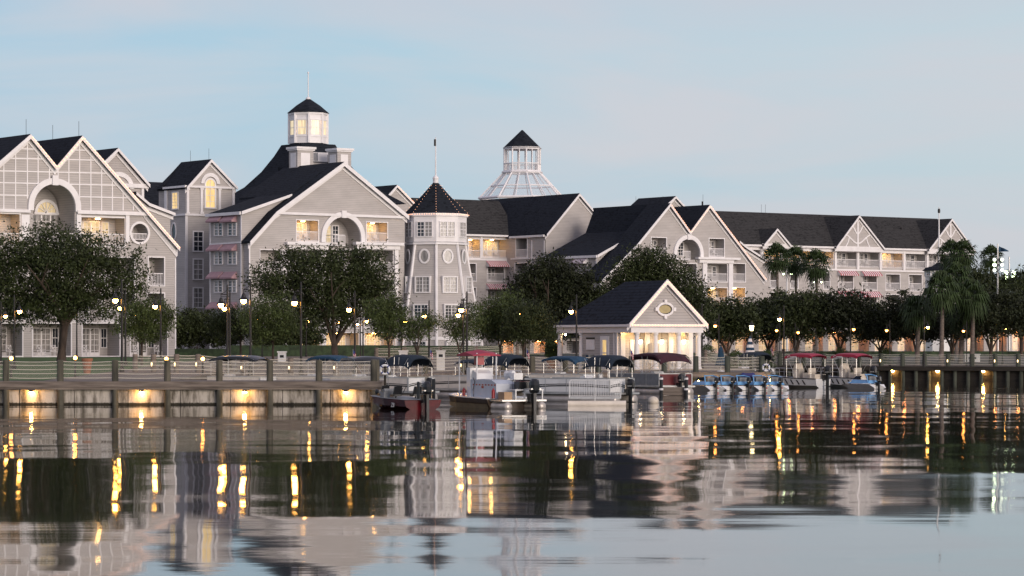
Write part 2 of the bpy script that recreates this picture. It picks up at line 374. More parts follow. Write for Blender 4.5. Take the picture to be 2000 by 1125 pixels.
# ------------------------------------------------------------------ building kit
class Bld:
    def __init__(s, name, label, cat, px, Y, a=36, gz=2.0, group=None):
        s.fr=FrP(px,Y,a); s.gz=gz
        s.o=thing(name,label,cat,(s.fr.x,s.fr.y,gz),0,group); s.wall=MB(); s.wallg=MB(); s.trim=MB(); s.roof=MB(); s.holes=[]
    def P(s,px,py,d=0): return s.fr.at(px,py,d)
    def done(s, roofmat=None, wm=None):
        s.wall.build('wall',wm or M['wall'],s.o); s.wallg.build('gable_wall',M['wallg'],s.o); s.trim.build('trim',M['white'],s.o); s.roof.build('roof',roofmat or M['roof'],s.o)
def rect(s0,z0,s1,z1): return [(s0,z0),(s1,z0),(s1,z1),(s0,z1)]
def archpoly(s0,s1,z0,zc,n=20):
    c=(s0+s1)/2; r=(s1-s0)/2
    return [(s0,z0),(s1,z0)]+[(c+r*math.cos(math.pi*k/n),zc+r*math.sin(math.pi*k/n)) for k in range(n+1)]
def ellpoly(c,z,rx,rz,n=24): return [(c+rx*math.cos(2*math.pi*k/n),z+rz*math.sin(2*math.pi*k/n)) for k in range(n)]
def frame_bars(mb,fr,s0,s1,z0,z1,wd,d0,d1):
    mb.box(fr,s0-wd,s0,d0,d1,z0-wd,z1+wd); mb.box(fr,s1,s1+wd,d0,d1,z0-wd,z1+wd)
    mb.box(fr,s0,s1,d0,d1,z0-wd,z0); mb.box(fr,s0,s1,d0,d1,z1,z1+wd)
def window(par,fr,s0,s1,z0,z1,pane='curtain',nx=2,nz=4,d=0,fw=.13,split=True):
    """frame with muntins and a pane of glass, standing proud of the wall plane d"""
    m=MB(); frame_bars(m,fr,s0,s1,z0,z1,fw,d-.12,d-.002)
    zm=(z0+z1)/2
    if split: m.box(fr,s0,s1,d-.09,d-.045,zm-.045,zm+.045)
    for i in range(1,nx): x=s0+(s1-s0)*i/nx; m.box(fr,x-.025,x+.025,d-.08,d-.047,z0,z1)
    for j in range(1,nz):
        if split and abs(j-nz/2)<.1: continue
        z=z0+(z1-z0)*j/nz; m.box(fr,s0,s1,d-.078,d-.049,z-.02,z+.02)
    w_=m.build('window',M['white'],par)
    p=MB(); p.box(fr,s0,s1,d-.04,d-.01,z0,z1); p.build('pane',M[pane],w_)
    return w_
def win_px(b,x0,y0,x1,y1,pane='curtain',fr=None,**k):
    fr=fr or b.fr; s0,z1=fr.at(x0,y0); s1,z0=fr.at(x1,y1); return window(b.o,fr,min(s0,s1),max(s0,s1),z0,z1,pane,**k)
def railing(mb,fr,s0,s1,z0,z1,d,pitch=.14):
    mb.box(fr,s0,s1,d,d+.06,z1-.07,z1); mb.box(fr,s0,s1,d+.005,d+.055,z0+.06,z0+.12)
    n=max(2,int((s1-s0)/pitch))
    for i in range(n+1):
        x=s0+(s1-s0)*i/n; mb.box(fr,x-.02,x+.02,d+.012,d+.048,z0+.12,z1-.07)
def doorset(par,fr,s0,s1,z0,z1,d,pane='curtain',name='door'):
    """white glazed door leaves with muntins standing against the plane d"""
    m=MB(); m.m=0; frame_bars(m,fr,s0,s1,z0+.05,z1,.08,d-.10,d-.003)
    n=max(1,round((s1-s0)/.9)); 
    for i in range(1,n): x=s0+(s1-s0)*i/n; m.box(fr,x-.07,x+.07,d-.09,d-.03,z0+.05,z1)
    for i in range(n):
        x=s0+(s1-s0)*(i+.5)/n; m.box(fr,x-.02,x+.02,d-.07,d-.035,z0+.05,z1)
    for j in range(1,5): z=z0+(z1-z0)*j/5; m.box(fr,s0,s1,d-.068,d-.037,z-.02,z+.02)
    m.box(fr,s0,s1,d-.075,d-.033,z0+.05,z0+.3)
    m.m=1; m.box(fr,s0,s1,d-.03,d-.01,z0+.05,z1)
    return m.build(name,[M['white'],M[pane]],par)
def balcony(b,fr,poly,s0,s1,z0,z1,lit=0,depth=1.7,d=0,rail=1.07,border=.11,name='balcony',doors=True,chairs=True,lampm='ceil',split=.62):
    m=MB(); m.strip(fr,poly,d,d+depth); m.poly(fr,poly,d=d+depth)
    r=m.build(name,M['wall'],b.o)
    if doors:
        W=s1-s0; zt=z0+min(2.35,(z1-z0)*.86)
        e=s0+W*.06; f=s0+W*split
        doorset(r,fr,e,f,z0,zt,d+depth,'litsoft' if lit else 'curtain')
        if W>2.2: window_part(r,fr,f+W*.07,f+W*.07+min(.7,W*.14),z0+.75,zt,d+depth,'litsoft' if lit else 'dark')
    if rail: q=MB(); railing(q,fr,s0,s1,z0,z0+rail,d+.06); q.build('railing',M['white'],r)
    if chairs:
        q=MB(); random_chairs(q,fr,s0,s1,z0,d+depth*.5); q.build('balcony_chair_set',M['white'],r)
    if lit:
        q=MB(); c=(s0+s1)/2; q.box(fr,c-.16,c+.16,d+depth*.45,d+depth*.45+.3,z1-.10,z1-.02); q.build('ceiling_light',M[lampm],r)
    if border:
        n=len(poly); 
        if n==4: frame_bars(b.trim,fr,s0,s1,z0,z1,border,d-.06,d+.05)
    return poly
def window_part(par,fr,s0,s1,z0,z1,d,pane):
    m=MB(); frame_bars(m,fr,s0,s1,z0,z1,.07,d-.09,d-.004); m.box(fr,s0,s1,d-.07,d-.035,(z0+z1)/2-.03,(z0+z1)/2+.03); x=(s0+s1)/2; m.box(fr,x-.015,x+.015,d-.066,d-.037,z0,z1)
    m.m=1; m.box(fr,s0,s1,d-.03,d-.012,z0,z1); return m.build('window',[M['white'],M[pane]],par)
def random_chairs(q,fr,s0,s1,z0,d):
    W=s1-s0
    for c in ([.3,.68] if W>2 else [.5]):
        x=s0+W*c
        q.box(fr,x-.25,x+.25,d-.2,d+.25,z0+.42,z0+.46); q.box(fr,x-.25,x+.25,d+.22,d+.26,z0+.5,z0+.9)
        for a in (-.23,.20):
            for e in (-.18,.2): q.box(fr,x+a,x+a+.04,d+e,d+e+.04,z0+.01,z0+.42)
def bal_px(b,x0,y0,x1,y1,lit=0,fr=None,d=0,**k):
    """rectangular balcony opening; y0 = top, y1 = floor, measured on the facade"""
    fr=fr or b.fr; s0,za=fr.at(x0,y0); s1,zb=fr.at(x1,y1); s1b,_=fr.at(x1,y1)
    zc=fr.at(x0,y1)[1]; z0=min(zb,zc)*.5+max(zb,zc)*.5; z1=za
    return balcony(b,fr,rect(s0,z0,s1,z1),s0,s1,z0,z1,lit,d=d,**k)
def awning(par,fr,s0,s1,z0,z1,out=.9,cols=('awnred','awnwhite'),d=0,n=None,name='awning'):
    m=MB(); n=n or max(7,int((s1-s0)/.17)|1)
    for i in range(n):
        a=s0+(s1-s0)*i/n; c=s0+(s1-s0)*(i+1)/n; m.m=i%2
        v=[fr.w(a,d-.02,z1),fr.w(c,d-.02,z1),fr.w(c,d-out,z0+.18),fr.w(a,d-out,z0+.18),fr.w(c,d-out,z0),fr.w(a,d-out,z0)]
        m.add(v,[(0,1,2,3),(3,2,4,5)])
    m.m=1
    for x in (s0,s1): m.add([fr.w(x,d-.02,z1),fr.w(x,d-out,z0+.18),fr.w(x,d-out,z0),fr.w(x,d-.02,z0)],[(0,1,2,3)])
    return m.build(name,[M[c] for c in cols],par)
def awn_px(b,x0,y0,x1,y1,fr=None,**k):
    fr=fr or b.fr; s0,z1=fr.at(x0,y0); s1,_=fr.at(x1,y0); z0=fr.at(x0,y1)[1]; return awning(b.o,fr,s0,s1,z0,z1,**k)
def archtrim(mb,fr,c,zc,r0,r1,d0,d1,a0=0,a1=180,n=28,zleg=None):
    for k in range(n):
        p=R(a0+(a1-a0)*k/n); q=R(a0+(a1-a0)*(k+1)/n)
        pts=[(c+r0*math.cos(p),zc+r0*math.sin(p)),(c+r1*math.cos(p),zc+r1*math.sin(p)),(c+r1*math.cos(q),zc+r1*math.sin(q)),(c+r0*math.cos(q),zc+r0*math.sin(q))]
        mb.strip(fr,pts,d0,d1); mb.poly(fr,pts,d=d0)
    if zleg is not None:
        for sg in (-1,1): a,b=sorted((c+sg*r0,c+sg*r1)); mb.box(fr,a,b,d0,d1,zleg,zc)
def ellring(mb,fr,c,z,rx,rz,t,d0,d1,n=28):
    for k in range(n):
        p=2*math.pi*k/n; q=2*math.pi*(k+1)/n
        pts=[(c+rx*math.cos(p),z+rz*math.sin(p)),(c+(rx+t)*math.cos(p),z+(rz+t)*math.sin(p)),(c+(rx+t)*math.cos(q),z+(rz+t)*math.sin(q)),(c+rx*math.cos(q),z+rz*math.sin(q))]
        mb.strip(fr,pts,d0,d1); mb.poly(fr,pts,d=d0)
def round_window(b,fr,c,z,rx,rz,pane='dark',d=0,t=.16):
    m=MB(); ellring(m,fr,c,z,rx,rz,t,d-.1,d-.001); w_=m.build('round_window',M['white'],b.o)
    p=MB(); p.poly(fr,ellpoly(c,z,rx+.01,rz+.01),d=d-.03); p.build('pane',M[pane],w_)
def roofseg(mb,fr,a,b,d0,d1,th=.22):
    mb.extr(fr,[a,b,(b[0],b[1]-th),(a[0],a[1]-th)],d0,d1)
def string_lights(b,fr,pts,d,pitch=.42,r=.045,name='string_lights',up=0):
    m=MB(); pp=[]; rr_=[]
    for a,c in zip(pts,pts[1:]):
        L_=math.hypot(c[0]-a[0],c[1]-a[1]); n=max(1,int(L_/pitch))
        for i in range(n):
            for e_,r_ in ((-r*1.1,.009),(-r*.5,r),(r*.5,r),(r*1.1,.009)):
                t=(i+.5)/n+e_/L_; pp.append(fr.w(a[0]+(c[0]-a[0])*t,d,a[1]+(c[1]-a[1])*t+up)); rr_.append(r_)
            continue
            m.add([(p.x-r,p.y,p.z),(p.x+r,p.y,p.z),(p.x,p.y-r,p.z),(p.x,p.y+r,p.z),(p.x,p.y,p.z-r),(p.x,p.y,p.z+r)],[(0,2,5),(2,1,5),(1,3,5),(3,0,5),(2,0,4),(1,2,4),(3,1,4),(0,3,4)])
    m.tube(pp,rr_,5); return m.build(name,M['bulb'],b.o)
def gable(b,prof,depth,holes=(),bz=None,over=.45,rake=.42,ridge_only=None,lights=False,wall=None,fr=None,back=True,d=0,sides=(1,1),inset=.25):
    """wall under a roofline given in the facade plane, swept back by depth"""
    fr=fr or b.fr; bz=b.gz-.3 if bz is None else bz; W=wall or b.wall
    p0,p1=prof[0],prof[-1]
    out=[(p0[0]+inset,bz),(p1[0]-inset,bz),(p1[0]-inset,p1[1]-.05)]+[(p[0],p[1]-.12) for p in prof[-2:0:-1]]+[(p0[0]+inset,p0[1]-.05)]
    W.poly(fr,out,holes,d=d)
    if sides[0]: W.add([fr.w(p0[0]+inset,q,z) for q,z in ((d,bz),(d+depth,bz),(d+depth,p0[1]-.05),(d,p0[1]-.05))],[(0,1,2,3)])
    if sides[1]: W.add([fr.w(p1[0]-inset,q,z) for q,z in ((d,bz),(d+depth,bz),(d+depth,p1[1]-.05),(d,p1[1]-.05))],[(0,1,2,3)])
    if back: W.poly(fr,out,d=d+depth)
    for a,c in zip(prof,prof[1:]):
        roofseg(b.roof,fr,a,c,d-over,d+depth)
        b.trim.extr(fr,[(a[0],a[1]-.03),(c[0],c[1]-.03),(c[0],c[1]-rake),(a[0],a[1]-rake)],d-over-.09,d-over-.003)
        b.trim.extr(fr,[(a[0],a[1]-.26),(c[0],c[1]-.26),(c[0],c[1]-rake-.35),(a[0],a[1]-rake-.35)],d-.10,d-.002)
    if lights: string_lights(b,fr,prof,d-over-.16,up=-.16)

AL=36
def PF(b,prof,holes):
    # twin gable: only a shallow slice of the far-left slope, the rear part carries on with a flatter roof
    fr=b.fr
    out=[(prof[0][0]+.3,1.7),(prof[-1][0]-.3,1.7),(prof[-1][0]-.3,prof[-1][1]-.05)]+[(p[0],p[1]-.12) for p in prof[-2:0:-1]]+[(prof[0][0]+.3,prof[0][1]-.05)]
    b.wall.poly(fr,out,holes,d=0)
    b.wall.add([fr.w(prof[0][0]+.3,q,z) for q,z in ((0,1.7),(4.3,1.7),(4.3,prof[0][1]-.05),(0,prof[0][1]-.05))],[(0,1,2,3)])
    b.wall.add([fr.w(prof[-1][0]-.3,q,z) for q,z in ((0,1.7),(14,1.7),(14,prof[-1][1]-.05),(0,prof[-1][1]-.05))],[(0,1,2,3)])
    for i,(a,c) in enumerate(zip(prof,prof[1:])):
        roofseg(b.roof,fr,a,c,-.45,4.3 if i<2 else 16)
        b.trim.extr(fr,[(a[0],a[1]-.03),(c[0],c[1]-.03),(c[0],c[1]-.42),(a[0],a[1]-.42)],-.54,-.453)
        b.trim.extr(fr,[(a[0],a[1]-.26),(c[0],c[1]-.26),(c[0],c[1]-.77),(a[0],a[1]-.77)],-.10,-.002)
# ================================================================== left wing with lattice double gable
A=Bld('hotel_wing','grey hotel wing at far left with two lattice gables over a big white arch','hotel wing',340,254,AL,2.08)
P=A.P
prof=[P(-62,340),P(-58,335),P(55,262),P(106,325),P(156,265),P(347,482)]
prof=[P(-150,440),P(55,262),P(106,324),P(156,265),P(346,482)]
fr=A.fr
# top floor
holes=[]
zf=P(100,479)[1]; zc4=P(200,420)[1]
def abal(x0,x1,y0,y1,lit,**k):
    global holes
    p=bal_px(A,x0,y0,x1,y1,lit,**k); holes.append(p)
abal(-46,38,416,479,1,split=.5,border=.13)
abal(158,243,424,480,1,lampm='ceilsoft',border=.13)
# arch
s0,_=P(57,400); s1,_=P(153,400); ztop=P(104,355)[1]; rr=(s1-s0)/2-.35
zc=P(104,405)[1]; zb=P(104,479)[1]
ap=archpoly(s0+.35,s1-.35,zb,zc); holes.append(ap)
balcony(A,fr,ap,s0+.35,s1-.35,zb,ztop,0,depth=3.2,doors=False,border=0,chairs=False,name='arched_loggia')
archtrim(A.trim,fr,(s0+s1)/2,zc,rr,rr+.52,-.22,-.003,zleg=P(104,412)[1])
A.trim.box(fr,(s0+s1)/2-.28,(s0+s1)/2+.28,-.35,-.225,zc+rr-.1,zc+rr+.75)
# fan window inside the arch
c,zq=P(90,415,3.1); rw=(P(112,415,3.1)[0]-P(70,415,3.1)[0])/2
m=MB(); archtrim(m,fr,c,zq,rw*.86,rw*1.1,2.95,3.18)
for k in range(1,6): a=R(30*k); m.bar(fr,(c,zq),(c+rw*.9*math.cos(a),zq+rw*.9*math.sin(a)),.05,3.0,3.1)
m.box(fr,c-rw*1.15,c+rw*1.15,2.94,3.185,zq-.2,zq)
fw=m.build('fan_window',M['white'],A.o)
m=MB(); m.poly(fr,[(c+rw*.9*math.cos(math.pi*k/16),zq+rw*.9*math.sin(math.pi*k/16)) for k in range(17)],d=3.12); m.build('pane',M['litsoft'],fw)
doorset(A.o,fr,c-1.3,c+1.3,zb,zq-.25,3.2,'curtain')
doorset(A.o,fr,c+1.9,c+2.8,zb,zq-.25,3.2,'dark')
# round opening
cx,cz=P(272,455); rx=P(289,455)[0]-cx
rp=ellpoly(cx,cz,rx-.05,rx-.05); holes.append(rp)
balcony(A,fr,rp,cx-rx*.9,cx+rx*.9,cz-rx*.75,cz+rx*.8,0,border=0,chairs=False,name='round_loggia',rail=rx*.72)
ellring(A.trim,fr,cx,cz,rx-.05,rx-.05,.2,-.14,-.002)
# lower floors, right end (the rest stands behind the tree)
abal(290,320,503,557,0); abal(288,320,573,628,0)
abal(200,262,503,557,0); abal(110,172,503,557,0); abal(20,82,503,557,0); abal(200,262,573,628,0); abal(110,172,573,628,0); abal(20,82,573,628,0)
# ground floor patios
for x0,x1 in ((-50,-6),(3,43),(64,138),(161,233),(255,326)): abal(x0,x1,632,695,0,rail=0,chairs=False,split=.75,depth=2.2)
gable(A,prof,20,holes,lights=False,sides=(0,1),inset=.1)
string_lights(A,fr,prof[1:],-.66,pitch=.34,r=.06,up=-.2)
# cornice over the top floor, pillars and lattice
za=P(104,409)[1]
A.trim.box(fr,P(-120,400)[0],P(57,400)[0],-.3,-.004,P(0,414)[1],P(0,408)[1]); A.trim.box(fr,P(149,400)[0],P(285,400)[0],-.3,-.004,P(200,419)[1],P(200,412)[1])
for x0,x1 in ((40,56),(148,157),(244,251)): A.trim.box(fr,P(x0,450)[0],P(x1,450)[0],-.2,-.005,P(x0,470 if x0<200 else 475)[1],P(x0,419)[1])
A.trim.bar(fr,P(282,424),P(345,500),.22,-.1,-.004)
def lattice(px_v,px_h,inside):
    for x in px_v:
        ys=[y for y in range(270,412) if inside(x,y)]
        if ys: A.trim.box(fr,P(x-1.1,300)[0],P(x+1.1,300)[0],-.05,-.001,P(x,max(ys))[1],P(x,min(ys))[1])
    for y0 in px_h:
        run=[]
        for x in range(-80,290,1):
            y=y0+(x-55)*.022
            if inside(x,y): run.append(x)
            elif run: seg(run,y0); run=[]
        if run: seg(run,y0)
def seg(run,y0):
    if len(run)<6: return
    a,b_=run[0],run[-1]; A.trim.bar(fr,P(a,y0+(a-55)*.022),P(b_,y0+(b_-55)*.022),.11,-.054,-.002)
def ins(x,y):
    if x<=106: top=262+max(55-x,0)*.85+max(x-55,0)*1.24
    elif x<=156: top=265+(156-x)*1.2
    else: top=265+(x-156)*1.14
    if y<top+13 or y>(408 if x<57 else 413): return False
    if 52<x<159 and y>350: 
        if (x-104)**2/54**2+(y-407)**2/56**2<1: return False
    return True
lattice((-38,-14,7,30,53,74,96,113,134,155,177,198,219,240,260),(291,310,335,358,382),ins)
A.trim.box(fr,P(341,600)[0],P(343.5,600)[0],-.05,-.004,A.gz,P(343,505)[1])
# fish-scale cross gable and shed behind
d2=7.0; f2=fr.off(d2)
pr=[f2.at(100,330),f2.at(225,288),f2.at(289,359)]
pr=[f2.at(160,352),f2.at(226,289),f2.at(288,360)]
gable(A,pr,9,bz=A.gz,d=0,fr=f2,wall=A.wallg,rake=.32,inset=.35)
A.trim.box(f2,f2.at(200,360)[0],f2.at(288,360)[0],-.25,-.003,f2.at(288,368)[1],f2.at(288,360)[1])
A.trim.box(f2,f2.at(275,380)[0],f2.at(280,380)[0],-.15,-.004,f2.at(278,420)[1],f2.at(278,368)[1])
c,z=f2.at(232,362); archtrim(A.trim,f2,c,z-.3,1.1,1.5,-.12,-.002)
pr=[f2.at(255,375),f2.at(281,397),f2.at(331,416)]
gable(A,pr,10,bz=A.gz,fr=f2.off(-.6),rake=.3)
A.done()
for nm,x,y in (('lightning_rod',51,258),('lightning_rod',154,262)):
    pass

# ================================================================== link roof + tower house
Lk=Bld('hotel_wing','dark roofed wing glimpsed between the lattice gabled wing and the square tower house','hotel wing',300,345,AL)
P=Lk.P; fr=Lk.fr
pr=[fr.at(250,410),fr.at(262,357)]
s0=P(262,400)[0]; s1=P(380,400)[0]; ze=P(300,415)[1]; zr=P(300,355,4)[1]
Lk.wall.box(fr,s0,s1,0,9,1.7,ze); Lk.roof.add([fr.w(s0,-.4,ze-.1),fr.w(s1,-.4,ze-.1),fr.w(s1,4.5,zr),fr.w(s0,4.5,zr),fr.w(s0,9.4,ze-.1),fr.w(s1,9.4,ze-.1)],[(0,1,2,3),(3,2,5,4),(0,3,4),(1,2,5)])
Lk.done()
B=Bld('tower_house','square grey tower house with pilasters, lit arched window and oval window on its side','tower house',363,325,AL)
P=B.P; fr=B.fr; sd=fr.side(P(363,400)[0])
prof=[P(361,365),P(409,311),P(460,365)]
c,_=P(410,380); zt=P(410,358)[1]; zb=P(410,405)[1]; hw=(P(419,380)[0]-P(401,380)[0])/2
gable(B,prof,6.5,(),rake=.36,back=True)
s1=P(458,400)[0]; s0=P(363,400)[0]; dl=0
# side wall length from the photo: left face 323..363
k=(322-1000)/F
tl=(k*fr.y-fr.x)/(-fr.n-k*fr.c); 
B.wall.box(fr,s0,s1-.02,.02,tl,1.7,P(363,366)[1])
ze=P(363,365)[1]; zr=P(409,311)[1]; rs=P(409,311)[0]
B.roof.add([fr.w(s0-.4,6.3,ze),fr.w(rs,6.3,zr),fr.w(s1+.4,6.3,ze),fr.w(s0-.4,tl+.4,ze),fr.w(s1+.4,tl+.4,ze)],[(0,1,3),(1,2,4),(1,3,4)])
for (a,bb,e) in ((421,417,.16),(366,362,.3)):
    zz0=P(363,a)[1]; zz1=P(363,bb)[1]
    B.trim.box(fr,s0-e,s1+e,-e,-.003,zz0,zz1); B.trim.box(fr,s0-e,s0-.003,0,tl,zz0,zz1)
for x in (366,393,428,455):
    a=P(x-2.2,400)[0]; e=P(x+2.2,400)[0]; B.trim.box(fr,a,e,-.16,-.004,P(x,418)[1],P(x,368)[1]); B.trim.box(fr,a-.08,e+.08,-.22,-.165,P(x,418)[1],P(x,414)[1]); B.trim.box(fr,a-.08,e+.08,-.22,-.165,P(x,371)[1],P(x,367)[1])
B.trim.box(fr,s0-.1,s0+.22,-.06,-.003,1.9,P(363,422)[1]); B.trim.box(fr,s1-.3,s1,-.06,-.003,1.9,P(363,422)[1])
B.trim.box(sd,sd.at(323,400)[0]-.1,sd.at(327,400)[0],-.1,-.003,sd.at(325,418)[1],sd.at(325,368)[1])
archtrim(B.trim,fr,c,P(410,359)[1],hw*1.35,hw*1.35+.42,-.2,-.002)
m=MB(); archtrim(m,fr,c,P(410,361)[1],hw-.02,hw+.16,-.12,-.003,zleg=zb); m.box(fr,c-.03,c+.03,-.09,-.06,zb,zt+.3)
for q in range(1,4): zz=zb+(zt-zb)*q/4; m.box(fr,c-hw,c+hw,-.085,-.062,zz-.03,zz+.03)
m.box(fr,c-hw-.2,c+hw+.2,-.2,-.004,zb-.15,zb)
aw=m.build('arched_window',M['white'],B.o); m=MB(); m.poly(fr,archpoly(c-hw,c+hw,zb,P(410,361)[1]),d=-.05); m.build('pane',M['lit'],aw)
for y0,y1 in ((453,490),(507,545),(563,600)): win_px(B,378,y0,395,y1,'dark' if y0<500 else 'curtain')
win_px(B,377,620,395,655,'dark')
a,z1=sd.at(338,377); e,z0=sd.at(348,407); window(B.o,sd,a,e,z0,z1,'lit',2,5,split=False)
c,z=sd.at(340,453); round_window(B,sd,c,z,.42,.95)
B.done()

# ================================================================== center gabled wing with arch, awnings side
C=Bld('hotel_wing','central grey hotel wing with one broad gable, white arch and pink awnings at left','hotel wing',668,315,AL)
P=C.P; fr=C.fr
prof=[P(484,471),P(536,413),P(668,316),P(794,421)]
holes=[]
holes.append(bal_px(C,579,430,621,471,1)); holes.append(bal_px(C,716,434,756,473,1))
cx=P(669,430)[0]; rr=(P(704,460)[0]-P(635,460)[0])/2; zc=P(669,465)[1]; zb=P(669,474)[1]; zz=zb-.6
ap=archpoly(cx-rr,cx+rr,zz,zc); holes.append(ap); balcony(C,fr,ap,cx-rr*.9,cx+rr*.9,zz,zc+rr,0,depth=2.4,border=0,doors=False,rail=0,chairs=False,name='arched_loggia')
archtrim(C.trim,fr,cx,zc,rr,rr+.55,-.25,-.003,zleg=zb); C.trim.box(fr,cx-.3,cx+.3,-.4,-.255,zc+rr-.1,zc+rr+.7)
# small balcony and windows within the arch
m=MB(); a,e=P(651,460)[0],P(671,460)[0]; z0=zb-.25; m.box(fr,a,e,-.35,2.35,z0-.12,z0); railing(m,fr,a,e,z0,z0+1.1,-.33); sdx=fr.side(a); m.box(fr,a,a+.05,-.3,2.3,z0+1.03,z0+1.1); m.build('bay_balcony',M['white'],C.o)
window(C.o,fr,P(672,440)[0],P(682,440)[0],zb+.1,zb+1.9,'dark',d=2.38); window(C.o,fr,P(641,440)[0],P(649,440)[0],zb+.1,zb+1.9,'litsoft',d=2.38); doorset(C.o,fr,P(653,440)[0],P(668,440)[0],zb-.2,zb+1.9,2.39,'litsoft')
for y0,y1,l in ((488,530,0),(546,588,0),(603,641,0)):
    for x0,x1 in ((508,548),(562,624),(636,700),(712,767)): holes.append(bal_px(C,x0,y0,x1,y1,l,border=.08))
for x0,x1,l in ((508,548,0),(562,624,1),(636,700,1),(712,767,1)): holes.append(bal_px(C,x0,650,x1,690,l,rail=0,chairs=False,border=.08))
gable(C,prof,1.5,holes,inset=.3,rake=.5,back=False)
roofseg(C.roof,fr.off(1.5),P(668,316),P(794,421),-.05,12); C.wall.add([fr.w(P(792,421)[0],1.4,z) for z in (1.7,P(792,421)[1]-.1)]+[fr.w(P(792,421)[0],12,z) for z in (P(792,421)[1]-.1,1.7)],[(0,1,2,3)])
fr=C.fr
# pediment cornice
C.trim.bar(fr,P(536,416),P(794,425),.26,-.3,-.003)
for a,e in ((555,643),(689,783)): C.trim.box(fr,P(a,470)[0],P(e,470)[0],-.7,-.004,P((a+e)/2,479)[1],P((a+e)/2,473.5)[1]); C.trim.box(fr,P(a+5,470)[0],P(e-5,470)[0],-.4,-.006,P((a+e)/2,487)[1],P((a+e)/2,479)[1]-.002)
for a,e in ((549,558),(626,634),(702,709),(769,776)): C.trim.box(fr,P(a,470)[0],P(e,470)[0],-.25,-.008,1.9,P(a,487)[1]-.003)
C.trim.box(fr,P(486,500)[0],P(488.5,500)[0],-.05,-.003,1.9,P(488,474)[1])
C.trim.box(fr,P(780,500)[0],P(790,500)[0],-.05,-.003,1.9,P(785,476)[1]) if 0 else None
# rear part with shed roof to the left; its side carries the pink awnings
d2=1.4; f2=fr.off(d2); sl=f2.at(472,420)[0]
# front slice of the rear part
pr=[f2.at(470,414.5),f2.at(566,379),f2.at(668,322),f2.at(770,400)]
C.wall.poly(f2,[(sl,1.7),(f2.at(560,400)[0],1.7),(f2.at(566,382)[0],f2.at(566,382)[1]),(sl,f2.at(472,417)[1])],d=0)
sd=f2.side(sl); a0,_=sd.at(410,450); a1,_=sd.at(472,450)
C.wall.add([sd.w(a0,0,1.7),sd.w(a1,0,1.7),sd.w(a1,0,sd.at(472,415)[1]),sd.w(a0,0,sd.at(472,415)[1])],[(0,1,2,3)])
ln=a1-a0
pz=f2.at(470,413)[1]
q0=(f2.at(468,413)[0],pz); q1=f2.at(566,379); q2=f2.at(665,322)
roofseg(C.roof,f2,q0,q1,-.4,ln); roofseg(C.roof,f2,q1,(P(668,316)[0],P(668,316)[1]-.02),-.0,ln+4)
C.trim.extr(f2,[(q0[0],q0[1]),(q1[0],q1[1]),(q1[0],q1[1]-.3),(q0[0],q0[1]-.35)],-.5,-.402)
C.trim.box(sd,a0-.3,a1+.3,-.45,-.2,pz-.35,pz-.02)
C.trim.box(sd,a1-.25,a1,-.05,-.002,1.9,pz-.4); C.trim.box(sd,a0,a0+.2,-.05,-.002,1.9,pz-.4)
zz=sd.at(440,478.5)[1]
for yc,yw0,yw1 in ((421,437,459),(477,493,515),(531,549,570),(590,604,626)):
    if yc>480 or True:
        for x0,x1 in ((412,436),(439,463)):
            s0,z1=sd.at(x0,yc); s1,_=sd.at(x1,yc); z0=sd.at(x0,yc+14)[1]
            awning(C.o,sd,s0,s1,z0,z1,out=.7,cols=('pink','pink'))
        for x0,x1 in ((420,427),(428.5,435),(447,454),(455.5,462)): 
            s0,z1=sd.at(x0,yw0); s1,z0=sd.at(x1,yw1); window(C.o,sd,s0,s1,z0,z1,'dark' if x0 in(428.5,447) else 'curtain',1,4,fw=.1)
C.trim.bar(sd,(a0,sd.at(440,476)[1]),(a1,sd.at(440,475)[1]),.16,-.1,-.003)
# right roof body behind and back eaves
C.done()

# ---------------- lantern house on the steep roof
H=Bld('lighthouse_cupola','white octagonal lantern with lit windows and mast on a steep dark roof','lighthouse cupola',602,345,AL,20)
Yl=345; sc_=F/Yl; cxy=(X(602,Yl),Yl); rot=R(-90+5.6)
zt=lambda py:Z(py,Yl)
def octa(mb,r0,z0,r1,z1,c=cxy,n=8,rt=rot,cap=False): mb.lathe((c[0],c[1],0),[(r0,z0),(r1,z1)],n,rt,cap)
r=37/sc_
m=MB(); rings=[(8.5,400),(5.6,365),(4.1,335),(3.0,305),(2.35,283)]
m.lathe((cxy[0],cxy[1],0),[(q*1.414,zt(y)) for q,y in rings],4,R(AL+45)); m.build('steep_roof',M['roof'],H.o)
m=MB(); octa(m,r*1.06,zt(294),r*.98,zt(281),cap=True); m.build('roof_skirt',M['roof'],H.o)
w_=MB(); octa(w_,r,zt(281),r,zt(266)); octa(w_,r,zt(236),r,zt(224)); octa(w_,r*1.07,zt(225),r*1.07,zt(220.5),cap=True); octa(w_,r*1.03,zt(269),r*1.03,zt(267),cap=True); octa(w_,r*1.03,zt(236),r*1.03,zt(234),cap=True)
for k in range(8):
    q=rot+k*math.pi/4; p=(cxy[0]+r*math.cos(q),cxy[1]+r*math.sin(q)); w_.tube([(p[0],p[1],zt(281)),(p[0],p[1],zt(224))],.17,6)
w_.build('lantern_wall',M['white'],H.o)
def octface(c,r,k,rt,n=8):
    q0=rt+k*2*math.pi/n; q1=rt+(k+1)*2*math.pi/n; p0=(c[0]+r*math.cos(q0),c[1]+r*math.sin(q0)); p1=(c[0]+r*math.cos(q1),c[1]+r*math.sin(q1))
    return Fr(p0[0],p0[1],math.degrees(math.atan2(p1[1]-p0[1],p1[0]-p0[0]))), math.dist(p0,p1)
